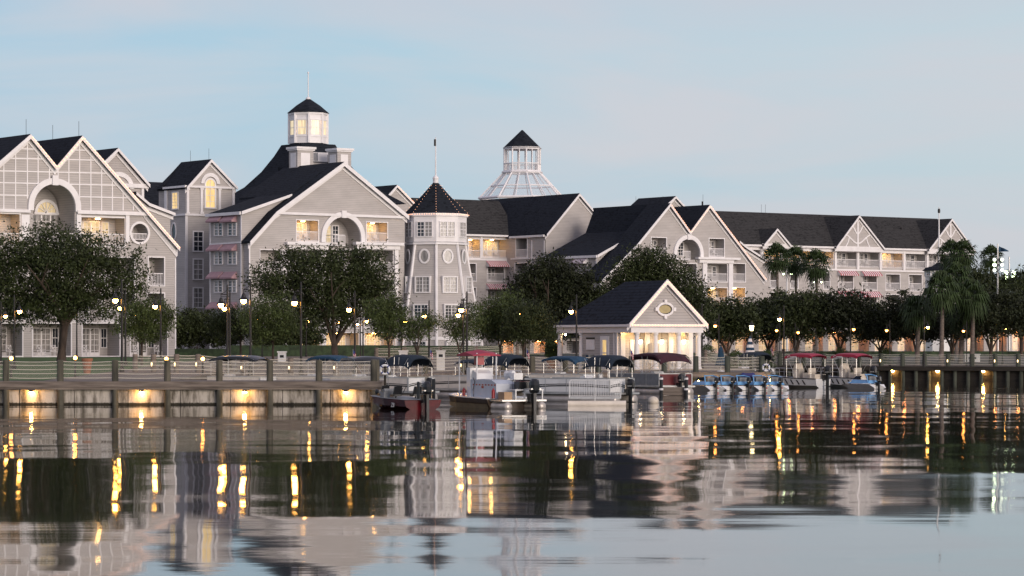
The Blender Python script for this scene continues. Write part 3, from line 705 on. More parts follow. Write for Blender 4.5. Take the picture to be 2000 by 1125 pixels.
for k in range(8):
    f,L_=octface(cxy,r*math.cos(math.pi/8)/math.cos(math.pi/8),k,rot)
    m=MB(); frame_bars(m,f,.36,L_-.36,zt(264.5),zt(237),.16,-.04,.1); m.box(f,.36,L_-.36,0,.05,zt(251.3),zt(250.2)); wn=m.build('window',M['white'],H.o)
    m=MB(); m.box(f,.36,L_-.36,.03,.05,zt(264.5),zt(237)); m.build('pane',M['cupola'],wn)
m=MB(); m.lathe((cxy[0],cxy[1],0),[(.5,zt(240)),(.5,zt(237.5))],12); m.build('ceiling_light',M['ceil'],H.o)
m=MB(); m.lathe((cxy[0],cxy[1],0),[(r*.97,zt(266.5)),(r*.97,zt(266))],8,rot); m.lathe((cxy[0],cxy[1],0),[(.25,zt(266)),(.25,zt(237))],8); m.build('lantern_floor',M['cream'],H.o)
m=MB(); m.lathe((cxy[0],cxy[1],0),[(r*1.12,zt(221.5)),(r*.62,zt(206)),(.25,zt(193.5))],8,rot); m.build('lantern_roof',M['roof'],H.o)
m=MB(); m.tube([(cxy[0],cxy[1],zt(194)),(cxy[0],cxy[1],zt(142))],.06,6); m.ball((cxy[0],cxy[1],zt(193)),.3,.3,.25); m.ball((cxy[0],cxy[1],zt(142)),.12); m.build('mast',M['white'],H.o)
fr=H.fr
def turret(x0,x1,y0,y1,Yt,xl):
    f=FrP(x0,Yt,AL); s0=0; s1=f.at(x1,y0)[0]; z1=f.at(x0,y0)[1]; z0=f.at(x0,y1)[1]-2
    k=(xl-1000)/F; dd=(k*f.y-f.x)/(-f.n-k*f.c)
    m=MB(); m.box(f,s0,s1,0,dd,z0,z1-.25); t=m.build('turret',M['wall'],H.o)
    m=MB(); m.box(f,s0-.25,s1+.25,-.25,dd+.25,z1-.25,z1); m.box(f,s0-.13,s1+.13,-.13,dd+.13,z1-.42,z1-.252)
    za=f.at(x0,y0+12)[1]; zb=f.at(x0,y0+40)[1]; m.box(f,s0+.45,s1-.45,-.03,-.002,zb,za); sd=f.side(s0); m.box(sd,-dd+.35,-.35,-.03,-.002,zb,za)
    m.build('turret_trim',M['white'],t)
turret(581,612,286,385,322,564.5); turret(659,686,289,330,335,641)
f=FrP(611,338,AL); m=MB(); s1=f.at(648,300)[0]; railing(m,f,0,s1,f.at(611,316)[1],f.at(611,297)[1],0); m.box(f,.7,2.2,-.03,.03,f.at(611,315)[1],f.at(611,297)[1]); m.build('railing',M['white'],H.o)
m=MB(); m.box(f,-.5,s1+2,.1,3,f.at(611,350)[1],f.at(611,317)[1]); m.build('deck_wall',M['wall'],H.o)
H.done()

# ---------------- small distant gable
D0=Bld('hotel_wing','small distant grey gable peeping out between the broad gable and the flared tower','hotel wing',772,375,AL)
P=D0.P; gable(D0,[P(700,440),P(772,361),P(850,442)],10,rake=.35,bz=10,lights=False); string_lights(D0,D0.fr,[P(772,361),P(812,402)],-.62,up=-.15); D0.done()

# ================================================================== flared lighthouse tower
Yt=322; s_=F/Yt; tc_=(X(851,Yt),Yt); rot=R(-90+2.5); zt=lambda py:Z(py,Yt)
T=thing('lighthouse_tower','octagonal flared grey tower with porthole windows and a pointed roof outlined in lights','tower',(tc_[0],tc_[1],2.0))
class _o: pass
Tb=_o(); Tb.o=T
hw=lambda py:(57+(py-475)*.165)/s_
m=MB(); m.lathe((tc_[0],tc_[1],0),[(hw(700),1.8),(hw(476),zt(476))],8,rot); m.build('wall',M['wall'],T)
m=MB(); r1=60.5/s_; m.lathe((tc_[0],tc_[1],0),[(r1,zt(474)),(r1,zt(422))],8,rot); m.build('window_storey',M['white'],T)
m=MB()
for (y0,y1,e) in ((479,475,1.03),(424,418.5,1.05)): m.lathe((tc_[0],tc_[1],0),[(r1*e,zt(y0)),(r1*e,zt(y1))],8,rot)
for k in range(8):
    q=rot+k*math.pi/4; m.tube([(tc_[0]+hw(700)*math.cos(q),tc_[1]+hw(700)*math.sin(q),1.8),(tc_[0]+hw(478)*math.cos(q),tc_[1]+hw(478)*math.sin(q),zt(478))],.17,6)
m.lathe((tc_[0],tc_[1],0),[(hw(662)*1.03,zt(664)),(hw(662)*1.03,zt(658))],8,rot)
m.build('trim',M['white'],T)
m=MB(); m.lathe((tc_[0],tc_[1],0),[(r1*1.05,zt(420)),(r1*.99,zt(416)),(r1*.42,zt(380)),(.3,zt(357))],8,rot,cap=False); m.lathe((tc_[0],tc_[1],0),[(r1*1.04,zt(420.5)),(r1*1.04,zt(419.8))],8,rot); m.build('roof',M['roof'],T)
m=MB(); m.tube([(tc_[0],tc_[1],zt(358)),(tc_[0],tc_[1],zt(268))],[.09,.05],8); m.lathe((tc_[0],tc_[1],0),[(.32,zt(359)),(.30,zt(350)),(.36,zt(349)),(.30,zt(346)),(.14,zt(343))],10); m.build('mast',M['white'],T)
m=MB(); m.box(W0,tc_[0]-.2,tc_[0]+.03,tc_[1]-.1,tc_[1]+.1,zt(285),zt(272)); m.build('mast_lamp',M['metal'],T)
m=MB()
for k in range(8):
    q=rot+k*math.pi/4
    prof_=[(r1*1.0,417),(r1*.42,381),(.35,358)]
    for (ra,ya),(rb,yb) in zip(prof_,prof_[1:]):
        n=int(math.hypot(ra-rb,(ya-yb)/s_)/.4)
        for i in range(n):
            t=i/n; rr=ra+(rb-ra)*t+.08; z=zt(ya+(yb-ya)*t)+.06; m.ball((tc_[0]+rr*math.cos(q),tc_[1]+rr*math.sin(q),z),.033,n=4,m=2)
    q2=rot+(k+1)*math.pi/4; e=r1*1.07
    for i in range(10):
        t=i/10; m.ball((tc_[0]+e*(math.cos(q)*(1-t)+math.cos(q2)*t),tc_[1]+e*(math.sin(q)*(1-t)+math.sin(q2)*t),zt(420.5)),.05,n=4,m=2)
m.build('string_lights',M['bulb'],T)
for k in range(8):
    f,L_=octface(tc_,r1,k,rot)
    for j in (0,1):
        a=L_*(.17+.35*j); window(T,f,a,a+L_*.29,zt(463),zt(436),'curtain' if k!=7 or j else 'dark',2,4,fw=.1)
    for (y0,y1) in ((571,543),(622,597),(690,668)):
        rc=hw((y0+y1)/2); f,L_=octface(tc_,rc,k,rot); c=L_/2; dd=-.22
        # deep box frame, upright in the leaning wall
        mm=MB(); frame_bars(mm,f,c-.78,c+.78,zt(y0),zt(y1),.14,dd-.1,.45); mm.box(f,c-.05,c+.05,dd-.02,dd+.03,zt(y0),zt(y1))
        for s in (-.4,.4): mm.box(f,c+s-.02,c+s+.02,dd-.01,dd+.02,zt(y0),zt(y1))
        for j in (1,2,3): z=zt(y0)+(zt(y1)-zt(y0))*j/4; mm.box(f,c-.78,c+.78,dd-.008,dd+.018,z-.02,z+.02)
        wn=mm.build('window',M['white'],T); mm=MB(); mm.box(f,c-.78,c+.78,dd+.03,dd+.05,zt(y0),zt(y1)); mm.build('pane',M['curtain' if y0<600 else 'dark'],wn)
    f,L_=octface(tc_,hw(502),k,rot); round_window(Tb,f,L_/2,zt(502),.46,.64,'curtain',d=-.1,t=.2)

# ================================================================== centre wing (galleries) and pale side gable
D=Bld('hotel_wing','recessed grey hotel wing right of flared tower with lit top gallery and striped awnings','hotel wing',998,394,AL)
P=D.P; fr=D.fr
s0=P(860,459)[0]; s1=P(998,459)[0]; ze=P(998,459)[1]; zr=P(940,391,7)[1]
holes=[]
for x0,x1,l in ((915,937,1),(943,993,1)): holes.append(bal_px(D,x0,467,x1,503,l,rail=1.0))
for (x0,x1,y0,y1) in ((915,929,515,549),(952,984,520,549),(915,929,562,596),(952,984,565,596),(915,929,608,640),(952,984,610,640)): holes.append(bal_px(D,x0,y0,x1,y1,0,chairs=False))
D.wall.poly(fr,[(s0,1.7),(s1,1.7),(s1,ze),(s0,ze)],holes)
D.roof.add([fr.w(s0,-.5,ze-.05),fr.w(s1+1,-.5,ze-.05),fr.w(s1+3,7,zr),fr.w(s0,7,zr),fr.w(s0,14,ze),fr.w(s1+8,14,ze)],[(0,1,2,3),(3,2,5,4)])
D.trim.box(fr,s0,s1,-.55,-.2,ze-.3,ze-.06); D.trim.box(fr,s0,s1,-.12,-.003,P(950,509)[1],P(950,505)[1])
for x in (940,996): D.trim.box(fr,P(x-2,460)[0],P(x+1.5,460)[0],-.1,-.004,P(x,504)[1],ze-.3)
awn_px(D,949,509,991,521); awn_px(D,949,554,991,565); awn_px(D,949,598,991,609)
D.done(roofmat=M['roof2'])
E=Bld('hotel_wing','grey hotel wing with a plain pale gable end right of the recessed gallery wing','hotel wing',1065,386.3,AL)
P=E.P; fr=E.fr; sd=fr.side(0)
prof=[P(1064,457),P(1128,377.5),P(1164,420),P(1215,484)]
gable(E,prof,24,rake=.38,inset=.12,sides=(0,1))
a0=sd.at(998,480)[0]; holes=[]
holes.append(bal_px(E,1008,466,1030,502,0,fr=sd,chairs=False)); holes.append(bal_px(E,1006,515,1028,549,0,fr=sd,chairs=False)); holes.append(bal_px(E,1006,562,1028,596,0,fr=sd,chairs=False))
E.wall.poly(sd,[(a0,1.7),(-.12,1.7),(-.12,P(1064,458)[1]),(a0,P(1064,458)[1])],holes)
E.wall.box(sd,a0-16,a0,0.01,.2,1.7,P(1064,458)[1]-.3)
E.trim.box(sd,a0,0,-.35,-.06,P(1064,458)[1]-.3,P(1064,458)[1]-.02); E.trim.box(sd,a0,0,-.1,-.003,sd.at(1030,506)[1],sd.at(1030,503)[1]); E.trim.box(sd,sd.at(1038,480)[0],sd.at(1039.5,480)[0],-.06,-.002,1.9,sd.at(1030,470)[1]); E.trim.box(sd,-.3,-.1,-.06,-.002,1.9,sd.at(1060,470)[1])
E.done()

# ---------------- glass cupola
Yg=420; sg=F/Yg; cg=(X(1014,Yg),Yg); zt=lambda py:Z(py,Yg); rot=R(-90+12.8)
Gc=thing('glass_cupola','white framed glass dome with an open railed lantern and pointed dark roof','glass cupola',(cg[0],cg[1],zt(440)))
cl_=(X(1020,Yg),Yg); c0=cl_
m=MB(); m.lathe((c0[0],c0[1],0),[(58/sg,zt(440)),(58/sg,zt(390))],8,rot); m.build('drum',M['wall'],Gc)
m=MB()
for k in range(16):
    q=rot+k*math.pi/8
    def V(r,y,q=q,k=k):
        e=1 if k%2==0 else math.cos(math.pi/8)
        return (c0[0]+r/sg*e*math.cos(q),c0[1]+r/sg*e*math.sin(q),zt(y))
    m.tube([V(86,388),V(38,338)],.13 if k%2==0 else .08,5)
for y,rd,t in ((388,86,.22),(364,63,.10),(337,39,.2),(320,37,.08),(334,37,.07)):
    pts=[(c0[0]+rd/sg*math.cos(rot+k*math.pi/4),c0[1]+rd/sg*math.sin(rot+k*math.pi/4),zt(y)) for k in range(9)]
    for a,b_ in zip(pts,pts[1:]): m.tube([a,b_],t,5)
m.build('dome_frame',M['white'],Gc)
m=MB(); m.lathe((c0[0],c0[1],0),[(84/sg,zt(387)),(37/sg,zt(338.5))],8,rot,cap=False); m.build('dome_glass',M['fixglass'],Gc)
m=MB()
for k in range(16):
    e=1 if k%2==0 else math.cos(math.pi/8); q=rot+k*math.pi/8
    p=(c0[0]+36/sg*e*math.cos(q),c0[1]+36/sg*e*math.sin(q)); m.tube([(p[0],p[1],zt(337)),(p[0],p[1],zt(292))],.13 if k%2==0 else .08,5)
for k in range(8):
    q0=rot+k*math.pi/4; q1=q0+math.pi/4
    for i in range(1,12):
        t=i/12; x=c0[0]+36/sg*(math.cos(q0)*(1-t)+math.cos(q1)*t); y=c0[1]+36/sg*(math.sin(q0)*(1-t)+math.sin(q1)*t); m.tube([(x,y,zt(335)),(x,y,zt(320))],.025,4,cap=False)
m.lathe((c0[0],c0[1],0),[(38/sg,zt(292.5)),(38/sg,zt(288))],8,rot); m.build('lantern_frame',M['white'],Gc)
m=MB(); m.lathe((c0[0],c0[1],0),[(39/sg,zt(290)),(.1,zt(254))],8,rot,cap=False); m.build('roof',M['roof'],Gc)

# ================================================================== right double gable wing
Fw=Bld('hotel_wing','grey hotel wing with plain twin gables outlined in lights above an arch','hotel wing',1344,375,AL)
P=Fw.P; fr=Fw.fr
prof=[P(1172,546),P(1240,477),P(1305,397),P(1344,452),P(1382,400),P(1492,545)]
holes=[bal_px(Fw,1272,464,1301,500,0),bal_px(Fw,1385,466,1414,501,0)]
for y0,y1,l in ((515,550,0),(562,597,1)):
    for x0,x1 in ((1230,1262),(1272,1301),(1327,1360),(1381,1420),(1431,1455)): holes.append(bal_px(Fw,x0,y0,x1,y1,l if x0>1370 else 0,chairs=False))
for x0,x1 in ((1230,1262),(1272,1305),(1327,1360),(1381,1420),(1431,1470)): holes.append(bal_px(Fw,x0,612,x1,648,0,chairs=False))
cx=P(1343.5,480)[0]; rr=(P(1364,480)[0]-P(1319,480)[0])/2; zc=P(1343,496)[1]; zz=P(1343,507)[1]
ap=archpoly(cx-rr,cx+rr,zz,zc); holes.append(ap); balcony(Fw,fr,ap,cx-rr*.85,cx+rr*.85,zz,zc+rr,0,depth=2,border=0,doors=False,rail=0,chairs=False,name='arched_loggia')
archtrim(Fw.trim,fr,cx,zc,rr,rr+.55,-.25,-.003,zleg=zz); Fw.trim.box(fr,cx-.3,cx+.3,-.4,-.255,zc+rr-.1,zc+rr+.65)
m=MB(); a,e=P(1328,480)[0],P(1344,480)[0]; m.box(fr,a,e,-.5,1.95,zz-.1,zz); railing(m,fr,a,e,zz,zz+1.1,-.48); m.build('bay_balcony',M['white'],Fw.o)
doorset(Fw.o,fr,P(1327,480)[0],P(1340,480)[0],zz,zz+2.2,1.99,'curtain'); window(Fw.o,fr,P(1343,480)[0],P(1352,480)[0],zz+.6,zz+2.2,'dark',d=1.98)
gable(Fw,prof[2:],16,(),inset=.3,rake=.42,sides=(0,1)) if 0 else None
PF(Fw,prof,holes)
string_lights(Fw,fr,prof[2:],-.66,up=-.16,pitch=.36)
for a,e in ((1262,1325),(1358,1440)): Fw.trim.box(fr,P(a,500)[0],P(e,500)[0],-.7,-.004,P((a+e)/2,507)[1],P((a+e)/2,503)[1]); Fw.trim.box(fr,P(a+5,500)[0],P(e-10,500)[0],-.4,-.006,P((a+e)/2,514)[1],P((a+e)/2,507)[1]-.003)
for a,e in ((1371,1379),(1421.5,1429.5),(1264,1270),(1303,1310)): Fw.trim.box(fr,P(a,500)[0],P(e,500)[0],-.25,-.008,1.9,P(a,514)[1]-.004)
# rear shed part on the left with side wall and awning
d2=4.2; f2=fr.off(d2); sl=f2.at(1166,500)[0]
q0=(f2.at(1163,497)[0],f2.at(1163,498)[1]); q1=f2.at(1248,450)
Fw.wall.poly(f2,[(sl,1.7),(f2.at(1240,500)[0],1.7),(f2.at(1248,454)[0],f2.at(1248,454)[1]),(sl,q0[1]-.1)])
sd=f2.side(sl); a0=sd.at(1100,520)[0]; a1=sd.at(1166,520)[0]
Fw.wall.add([sd.w(a0-4,0,1.7),sd.w(a1,0,1.7),sd.w(a1,0,q0[1]-.1),sd.w(a0-4,0,q0[1]-.1)],[(0,1,2,3)])
rp_=(P(1305,397)[0],P(1305,397)[1]-.02)
roofseg(Fw.roof,f2,q0,q1,-.4,11.5); roofseg(Fw.roof,f2,q1,rp_,0,11.5); Fw.wall.poly(f2,[(sl,1.7),(P(1340,450)[0],1.7),(P(1344,450)[0],P(1344,452)[1]),rp_,(q1[0],q1[1]-.1),(sl,q0[1]-.1)],d=11.3)
Fw.trim.extr(f2,[q0,q1,(q1[0],q1[1]-.3),(q0[0],q0[1]-.35)],-.5,-.402); Fw.trim.box(sd,a0-4,a1+.4,-.45,-.2,q0[1]-.35,q0[1]-.02); Fw.trim.box(sd,a1-.25,a1,-.06,-.002,1.9,q0[1]-.4)
for y in (503,548):
    s0,z1=sd.at(1126,y); s1,_=sd.at(1150,y); awning(Fw.o,sd,s0,s1,z1-.85,z1,cols=('pink','awnwhite'))
    for x0,x1 in ((1131,1138),(1140,1147)): a,z1=sd.at(x0,y+12); e,z0=sd.at(x1,y+30); window(Fw.o,sd,a,e,z0,z1,'curtain',1,4,fw=.1)
# right shed
d3=5; f3=fr.off(d3); gable(Fw,[f3.at(1440,470),f3.at(1452,480),f3.at(1494,507)],8,fr=f3,rake=.3,inset=.1)
Fw.done()
# small roof and gable behind
F2=Bld('hotel_wing','little dark roof with pale gable end rising behind the plain twin gables','hotel wing',1316,405,AL)
P=F2.P; gable(F2,[P(1270,425),P(1316,383),P(1362,433)],8,bz=12,rake=.35); F2.done()
vt=MB()
# ================================================================== long far right wing
Rw=Bld('hotel_wing','long grey hotel wing at far right with white galleries and fretwork gables','hotel wing',1640,408,AL)
P=Rw.P; fr=Rw.fr
sA=P(1400,480)[0]; sB=P(1893,490)[0]; ze=P(1640,482)[1]; zr=P(1640,420.5,7)[1]
holes=[]
tops=[(1458,1484,0,1),(1492,1522,1,1),(1528,1558,1,1),(1563,1588,1,1),(1592,1627,1,1),(1634,1672,0,1),(1677,1716,0,1),(1721,1762,1,1),(1767,1807,0,1),(1813,1850,0,1),(1856,1888,0,1)]
for x0,x1,l,_ in tops:
    yo=(x0-1640)*.026; holes.append(bal_px(Rw,x0,490+yo,x1,521+yo,l,border=.05,chairs=(x0>1600)))
low=[(1466,1480),(1504,1518),(1544,1558),(1580,1594),(1608,1620),(1638,1666),(1684,1712),(1730,1757),(1775,1800),(1820,1845)]
for x0,x1 in low:
    yo=(x0-1640)*.02
    for k in range(3):
        if k==2 and x0>1600: continue
        y0=534+yo+40*k; holes.append(bal_px(Rw,x0,y0,x1,y0+31,0,chairs=(k==0)))
Rw.wall.poly(fr,[(sA,1.7),(sB,1.7),(sB,ze),(sA,ze)],holes)
Rw.wall.add([fr.w(sB,0,1.7),fr.w(sB,14,1.7),fr.w(sB,14,ze),fr.w(sB,7,zr-.2),fr.w(sB,0,ze)],[(0,1,2,3,4)])
Rw.roof.add([fr.w(sA-6,-.6,ze),fr.w(sB+.3,-.6,ze),fr.w(sB+.3,7,zr),fr.w(sA-6,7,zr),fr.w(sA-6,14.6,ze),fr.w(sB+.3,14.6,ze)],[(0,1,2,3),(3,2,5,4),(1,2,5)])
Rw.trim.box(fr,sA,sB,-.68,-.15,ze-.28,ze-.03); Rw.trim.box(fr,sA,sB,-.15,-.004,ze-.75,ze-.281)
zb=P(1640,527)[1]; Rw.trim.box(fr,sA,sB,-.2,-.003,zb-.12,zb+.12)
xs=[1487,1525,1560.5,1590,1630.5,1674.5,1718.5,1764.5,1810,1853,1890]
for x in xs: Rw.trim.box(fr,P(x-2,500)[0],P(x+2,500)[0],-.22,-.006,zb+.1,ze-.5)
def frgable(x0,xp,x1,yb,yp,fret=True,lam=False):
    f=fr.off(-.75); pr=[f.at(x0,yb),f.at(xp,yp),f.at(x1,yb+(x1-x0)*.03)]; b0=pr[0][1]
    gable(Rw,pr,7.5,fr=f,bz=b0-.5,rake=.34,over=.35,inset=.3,back=False)
    Rw.trim.box(f,pr[0][0],pr[2][0],-.12,-.004,b0-.6,b0+.12)
    if fret:
        c=pr[1][0]; h=pr[1][1]-b0; w=pr[1][0]-pr[0][0]
        Rw.trim.box(f,c-.15,c+.15,-.1,-.005,b0,pr[1][1]-.5)
        for sg in (-1,1):
            for t0,sz in ((0,.62),(1,.36),(2,.15)):
                # S-curved ribs falling outward from the post
                za=b0+h*(.12+.30*t0*1.0); n=10; x_e=w*(1-(za+h*.28-b0)/h)*.97
                pts=[]
                for i in range(n+1):
                    u=i/n; xx=c+sg*(x_e*u); z=za+h*.28*(u**2*(3-2*u)); pts.append((xx,z))
                for a,e in zip(pts,pts[1:]): Rw.trim.bar(f,a,e,.2,-.08,-.006)
            xx=w*.62; pts=[(c+sg*w*(.38+.16*i/5),b0+h*(.30-.30*(i/5)**.6)) for i in range(6)]
            for a,e in zip(pts,pts[1:]): Rw.trim.bar(f,a,e,.18,-.078,-.007)
frgable(1630,1675,1725,482,420.5); frgable(1811,1856,1902,487.5,427); frgable(1489,1515,1542,477,446,False)
for x0,x1,y,k in ((1635,1670,527,0),(1681,1716,528,0),(1680,1716,569,0),(1635,1670,568,0)): 
    s0,z1=P(x0,y); s1,_=P(x1,y); awning(Rw.o,fr,s0,s1,z1-.82,z1,out=.8,n=17)
Rw.done(roofmat=M['roof2'])
# lit ground-floor arcade that glows behind the trees
Ar=Bld('arcade_building','low arcade building with warm lit walls glowing behind the trees at the right','arcade',1700,345,8,2.05)
fr=Ar.fr; s0=fr.at(1385,690)[0]; s1=fr.at(2060,690)[0]; zt_=fr.at(1700,640)[1]; holes=[]
n=15
for i in range(n):
    a=s0+(s1-s0)*(i+.12)/n; e=s0+(s1-s0)*(i+.88)/n; p=rect(a,2.15,e,zt_-.5); holes.append(p)
    balcony(Ar,fr,p,a,e,2.15,zt_-.5,1,depth=2.0,rail=0,chairs=False,border=0,name='arcade_bay',lampm='amber')
Ar.wall.poly(fr,rect(s0,1.9,s1,zt_),holes); Ar.roof.extr(fr,[(s0-.5,zt_),(s1+.5,zt_),(s1-1,zt_+2),(s0+1,zt_+2)],-.6,6)
Ar.trim.box(fr,s0,s1,-.62,-.2,zt_-.2,zt_-.003)
Ar.done()
Ar2=Bld('arcade_building','low building with warm lit doorways seen under the trees left of the boathouse','arcade',1060,335,8,2.05)
fr=Ar2.fr; s0=fr.at(975,690)[0]; s1=fr.at(1230,690)[0]; zt_=fr.at(1100,660)[1]; holes=[]
for i in range(8):
    a=s0+(s1-s0)*(i+.12)/8; e=s0+(s1-s0)*(i+.88)/8; p=rect(a,2.15,e,zt_-.35); holes.append(p)
    balcony(Ar2,fr,p,a,e,2.15,zt_-.35,i%3!=1,depth=2.0,rail=0,chairs=False,border=0,name='arcade_bay',lampm='amber')
Ar2.wall.poly(fr,rect(s0,1.9,s1,zt_),holes); Ar2.roof.extr(fr,[(s0-.5,zt_),(s1+.5,zt_),(s1-1,zt_+1.3),(s0+1,zt_+1.3)],-.6,6); Ar2.done()

# ================================================================== boathouse
BH=Bld('boathouse','small grey boathouse with dark roof, lit column porch and oval sign in its gable','boathouse',1232,222,30,1.24)
P=BH.P; fr=BH.fr; z0=1.23
sG0=P(1230,640)[0]; sG1=P(1371,640)[0]; zE=P(1232,634)[1]; sp,zp=P(1298,547.5)
side=fr.side(sG0); 
k=(1087-1000)/F; dep=(k*fr.y-fr.x-sG0*(fr.c-k*fr.n))/(-fr.n-k*fr.c)
# roof: ridge along d with hipped back end
hp=dep*.52
BH.roof.add([fr.w(sG0-.25,-.35,zE),fr.w(sp,-.35,zp),fr.w(sG1+.25,-.35,zE),fr.w(sG0-.25,dep+.3,zE),fr.w(sG1+.25,dep+.3,zE),fr.w(sp,hp,zp)],[(0,1,5,3),(1,2,4,5),(3,5,4)])
BH.wallg.poly(fr,[(sG0+.1,zE),(sG1-.1,zE),(sp,zp-.15)],d=0)
for a,e in (((sG0-.3,zE),(sp,zp)),((sp,zp),(sG1+.3,zE))):
    BH.trim.extr(fr,[(a[0],a[1]+.08),(e[0],e[1]+.08),(e[0],e[1]-.34),(a[0],a[1]-.3)],-.45,-.353); BH.trim.extr(fr,[(a[0],a[1]-.2),(e[0],e[1]-.2),(e[0],e[1]-.55),(a[0],a[1]-.5)],-.10,-.003)
BH.trim.box(fr,sG0-.3,sG1+.3,-.42,-.003,zE-.16,zE+.05); BH.trim.box(fr,sG0,sG1,-.2,.18,zE-.62,zE-.163)
BH.trim.box(side,-dep,0,-.3,-.003,zE-.16,zE+.02); BH.trim.box(side,-dep,-.2,-.02,.35,zE-.62,zE-.163); BH.trim.box(fr,sG1-.35,sG1,.19,dep,zE-.62,zE-.163); BH.trim.box(fr,sG0+.3,sG1-.3,dep-.35,dep,zE-.62,zE-.163)
BH.trim.box(fr,sG0+.2,sG1-.2,.2,dep-.2,zE-.16,zE-.06)       # porch ceiling
string_lights(BH,fr,[(sG0-.2,zE),(sp,zp),(sG1+.3,zE)],-.5,pitch=.26,r=.05,up=-.08); string_lights(BH,fr,[(sG0-.2,zE),(sG1+.3,zE)],-.47,pitch=.26,r=.05,up=-.05)
def column(s,d,zt=None,base=z0):
    p=fr.w(s,d,0); m=MB(); h=(zE-.62 if zt is None else zt)
    m.lathe((p.x,p.y,0),[(.27,base),(.27,base+.12),(.22,base+.16),(.21,base+1.2),(.175,h-.22),(.2,h-.2),(.24,h-.12),(.24,h)],14); m.build('column',M['white'],BH.o)
for x in (1239,1281,1326,1365): column(fr.at(x,680,.1)[0]+(.22 if x==1239 else -.05),.1)
column(sG1-.2,dep*.42); column(sG1-.2,dep-.2); column(sG0+.2,dep-.2)
p_=side.at(1150,660)[0]; column(sG0+.2,-side.at(1132,660)[0])
# enclosed room: back half; porch at the front
cd=side.at(1204,660)[0]; rd=-cd; re=-side.at(1136,660)[0]   # room from d=rd to re along the left side
BH.wall.poly(side,rect(-re,z0,-rd,zE-.62),d=.12); 
room=MB(); sR=fr.at(1348,680,rd)[0]
BH.wall.poly(fr,rect(sG0+.12,z0,sR,zE-.17),d=rd); BH.wall.add([fr.w(sR,rd,z0),fr.w(sR,re,z0),fr.w(sR,re,zE-.17),fr.w(sR,rd,zE-.17)],[(0,1,2,3)]); BH.wall.poly(fr,rect(sG0+.12,z0,sR,zE-.17),d=re)
BH.trim.box(side,-rd-.2,-rd+.02,.06,.14,z0,zE-.63); BH.trim.box(side,-rd-.55,-rd-.45,.05,.117,z0,zE-.63)
sR=fr.at(1348,680,rd)[0]; W_=sR-sG0
for t in (.03,.36,.68,.95):   # pilasters on the porch wall
    s=sG0+.12+W_*t; BH.trim.box(fr,s,s+.42,rd-.12,rd-.003,z0,zE-.2)
for t in (.16,.48,.79):
    s=sG0+.2+W_*t; m=MB(); m.box(fr,s,s+1.0,rd-.08,rd-.004,z0,z0+2.15); m.box(fr,s-.09,s,rd-.1,rd-.005,z0,z0+2.25); m.box(fr,s+1.0,s+1.09,rd-.1,rd-.005,z0,z0+2.25); m.box(fr,s-.12,s+1.12,rd-.11,rd-.006,z0+2.16,z0+2.3); m.build('door',M['white'],BH.o)
for t,q in ((.24,-.3),(.53,-.2),(.83,-.2)):
    s=sG0+W_*t; dq=max(.9,rd*.55); p=fr.w(s,dq,zE-1.45); m=MB(); m.lathe((p.x,p.y,p.z),[(.05,.36),(.15,.26),(.16,.24)],8); m.tube([(p.x,p.y,p.z+.36),(p.x,p.y,zE-.2)],.015,4); m.lathe((p.x,p.y,p.z),[(.11,-.02),(.08,-.06)],8); l=m.build('porch_lantern',M['metal'],BH.o)
    m=MB(); m.lathe((p.x,p.y,p.z),[(.08,-.02),(.13,.24)],8); m.build('lantern_glass',M['porchlamp'],l)
for s in (sG0+.32,sR-.9):
    p=fr.w(s+.3,rd-.35,zE-.3); m=MB(); m.ball((p.x,p.y,p.z),.1); m.build('porch_spotlight',M['docklamp'],BH.o)
for s,d in ((sG1-.1,.3),(sG0+.5,dep-.6)):
    p=fr.w(s,d,zE-.75); m=MB(); m.ball((p.x,p.y,p.z),.07); m.build('corner_lamp',M['porchlamp'],BH.o)
# oval sign
cx,cz=P(1298,604); m=MB(); rx=(P(1311,604)[0]-P(1285,604)[0])/2
ellring(m,fr,cx,cz,rx,rx*.62,.17,-.16,-.002)
for a,b_ in ((0,1),(0,-1),(1,0),(-1,0)): x=cx+a*(rx+.22); z=cz+b_*(rx*.62+.22); m.box(fr,x-.12,x+.12,-.2,-.003,z-.14,z+.14)
sg=m.build('oval_sign_frame',M['white'],BH.o); m=MB(); m.poly(fr,ellpoly(cx,cz,rx,rx*.62),d=-.03); m.build('oval_sign_board',M['signdark'],sg); m=MB(); m.poly(fr,ellpoly(cx,cz,rx*.9,rx*.52),d=-.05); m.build('oval_sign_panel',M['gold'],sg)
# side wall furniture
s0,z1=side.at(1182,655); s1,zb_=side.at(1185,698)
a,zt2=side.at(1144,663); e,zt3=side.at(1159,683); m=MB(); m.box(side,a,e,.03,.117,zt3,zt2); m.m=1; m.box(side,a,e,.02,.117,side.at(1144,663)[1]+.01,side.at(1144,659)[1]); m.build('notice_board',[M['white'],M['signdark']],BH.o)
a,zt2=side.at(1176,662); e,_=side.at(1183,662); window(BH.o,side,a,side.at(1184,662)[0],z0+.25,side.at(1176,664)[1],'lit',1,2,d=.12,fw=.3)
m=MB(); a,_=side.at(1145,690); e,_=side.at(1158,690); m.box(side,a,e,-.4,.115,z0,z0+1.15); m.m=1; m.box(side,a+(e-a)*.6,e-.05,-.41,-.402,z0+.2,z0+1.1); vm=m.build('drinks_cooler',[M['grey'],M['blue']],None,origin=(side.w(a,0,z0))); tag(vm,'short grey and blue cooler cabinet against the boathouse side wall','cabinet')
BH.done(roofmat=M['roofboat'])
# porch floor
m=MB(); m.box(fr,sG0-.2,sG1+.2,-.3,dep+.2,1.20,1.236); m.build('porch_floor',M['timber'],BH.o)
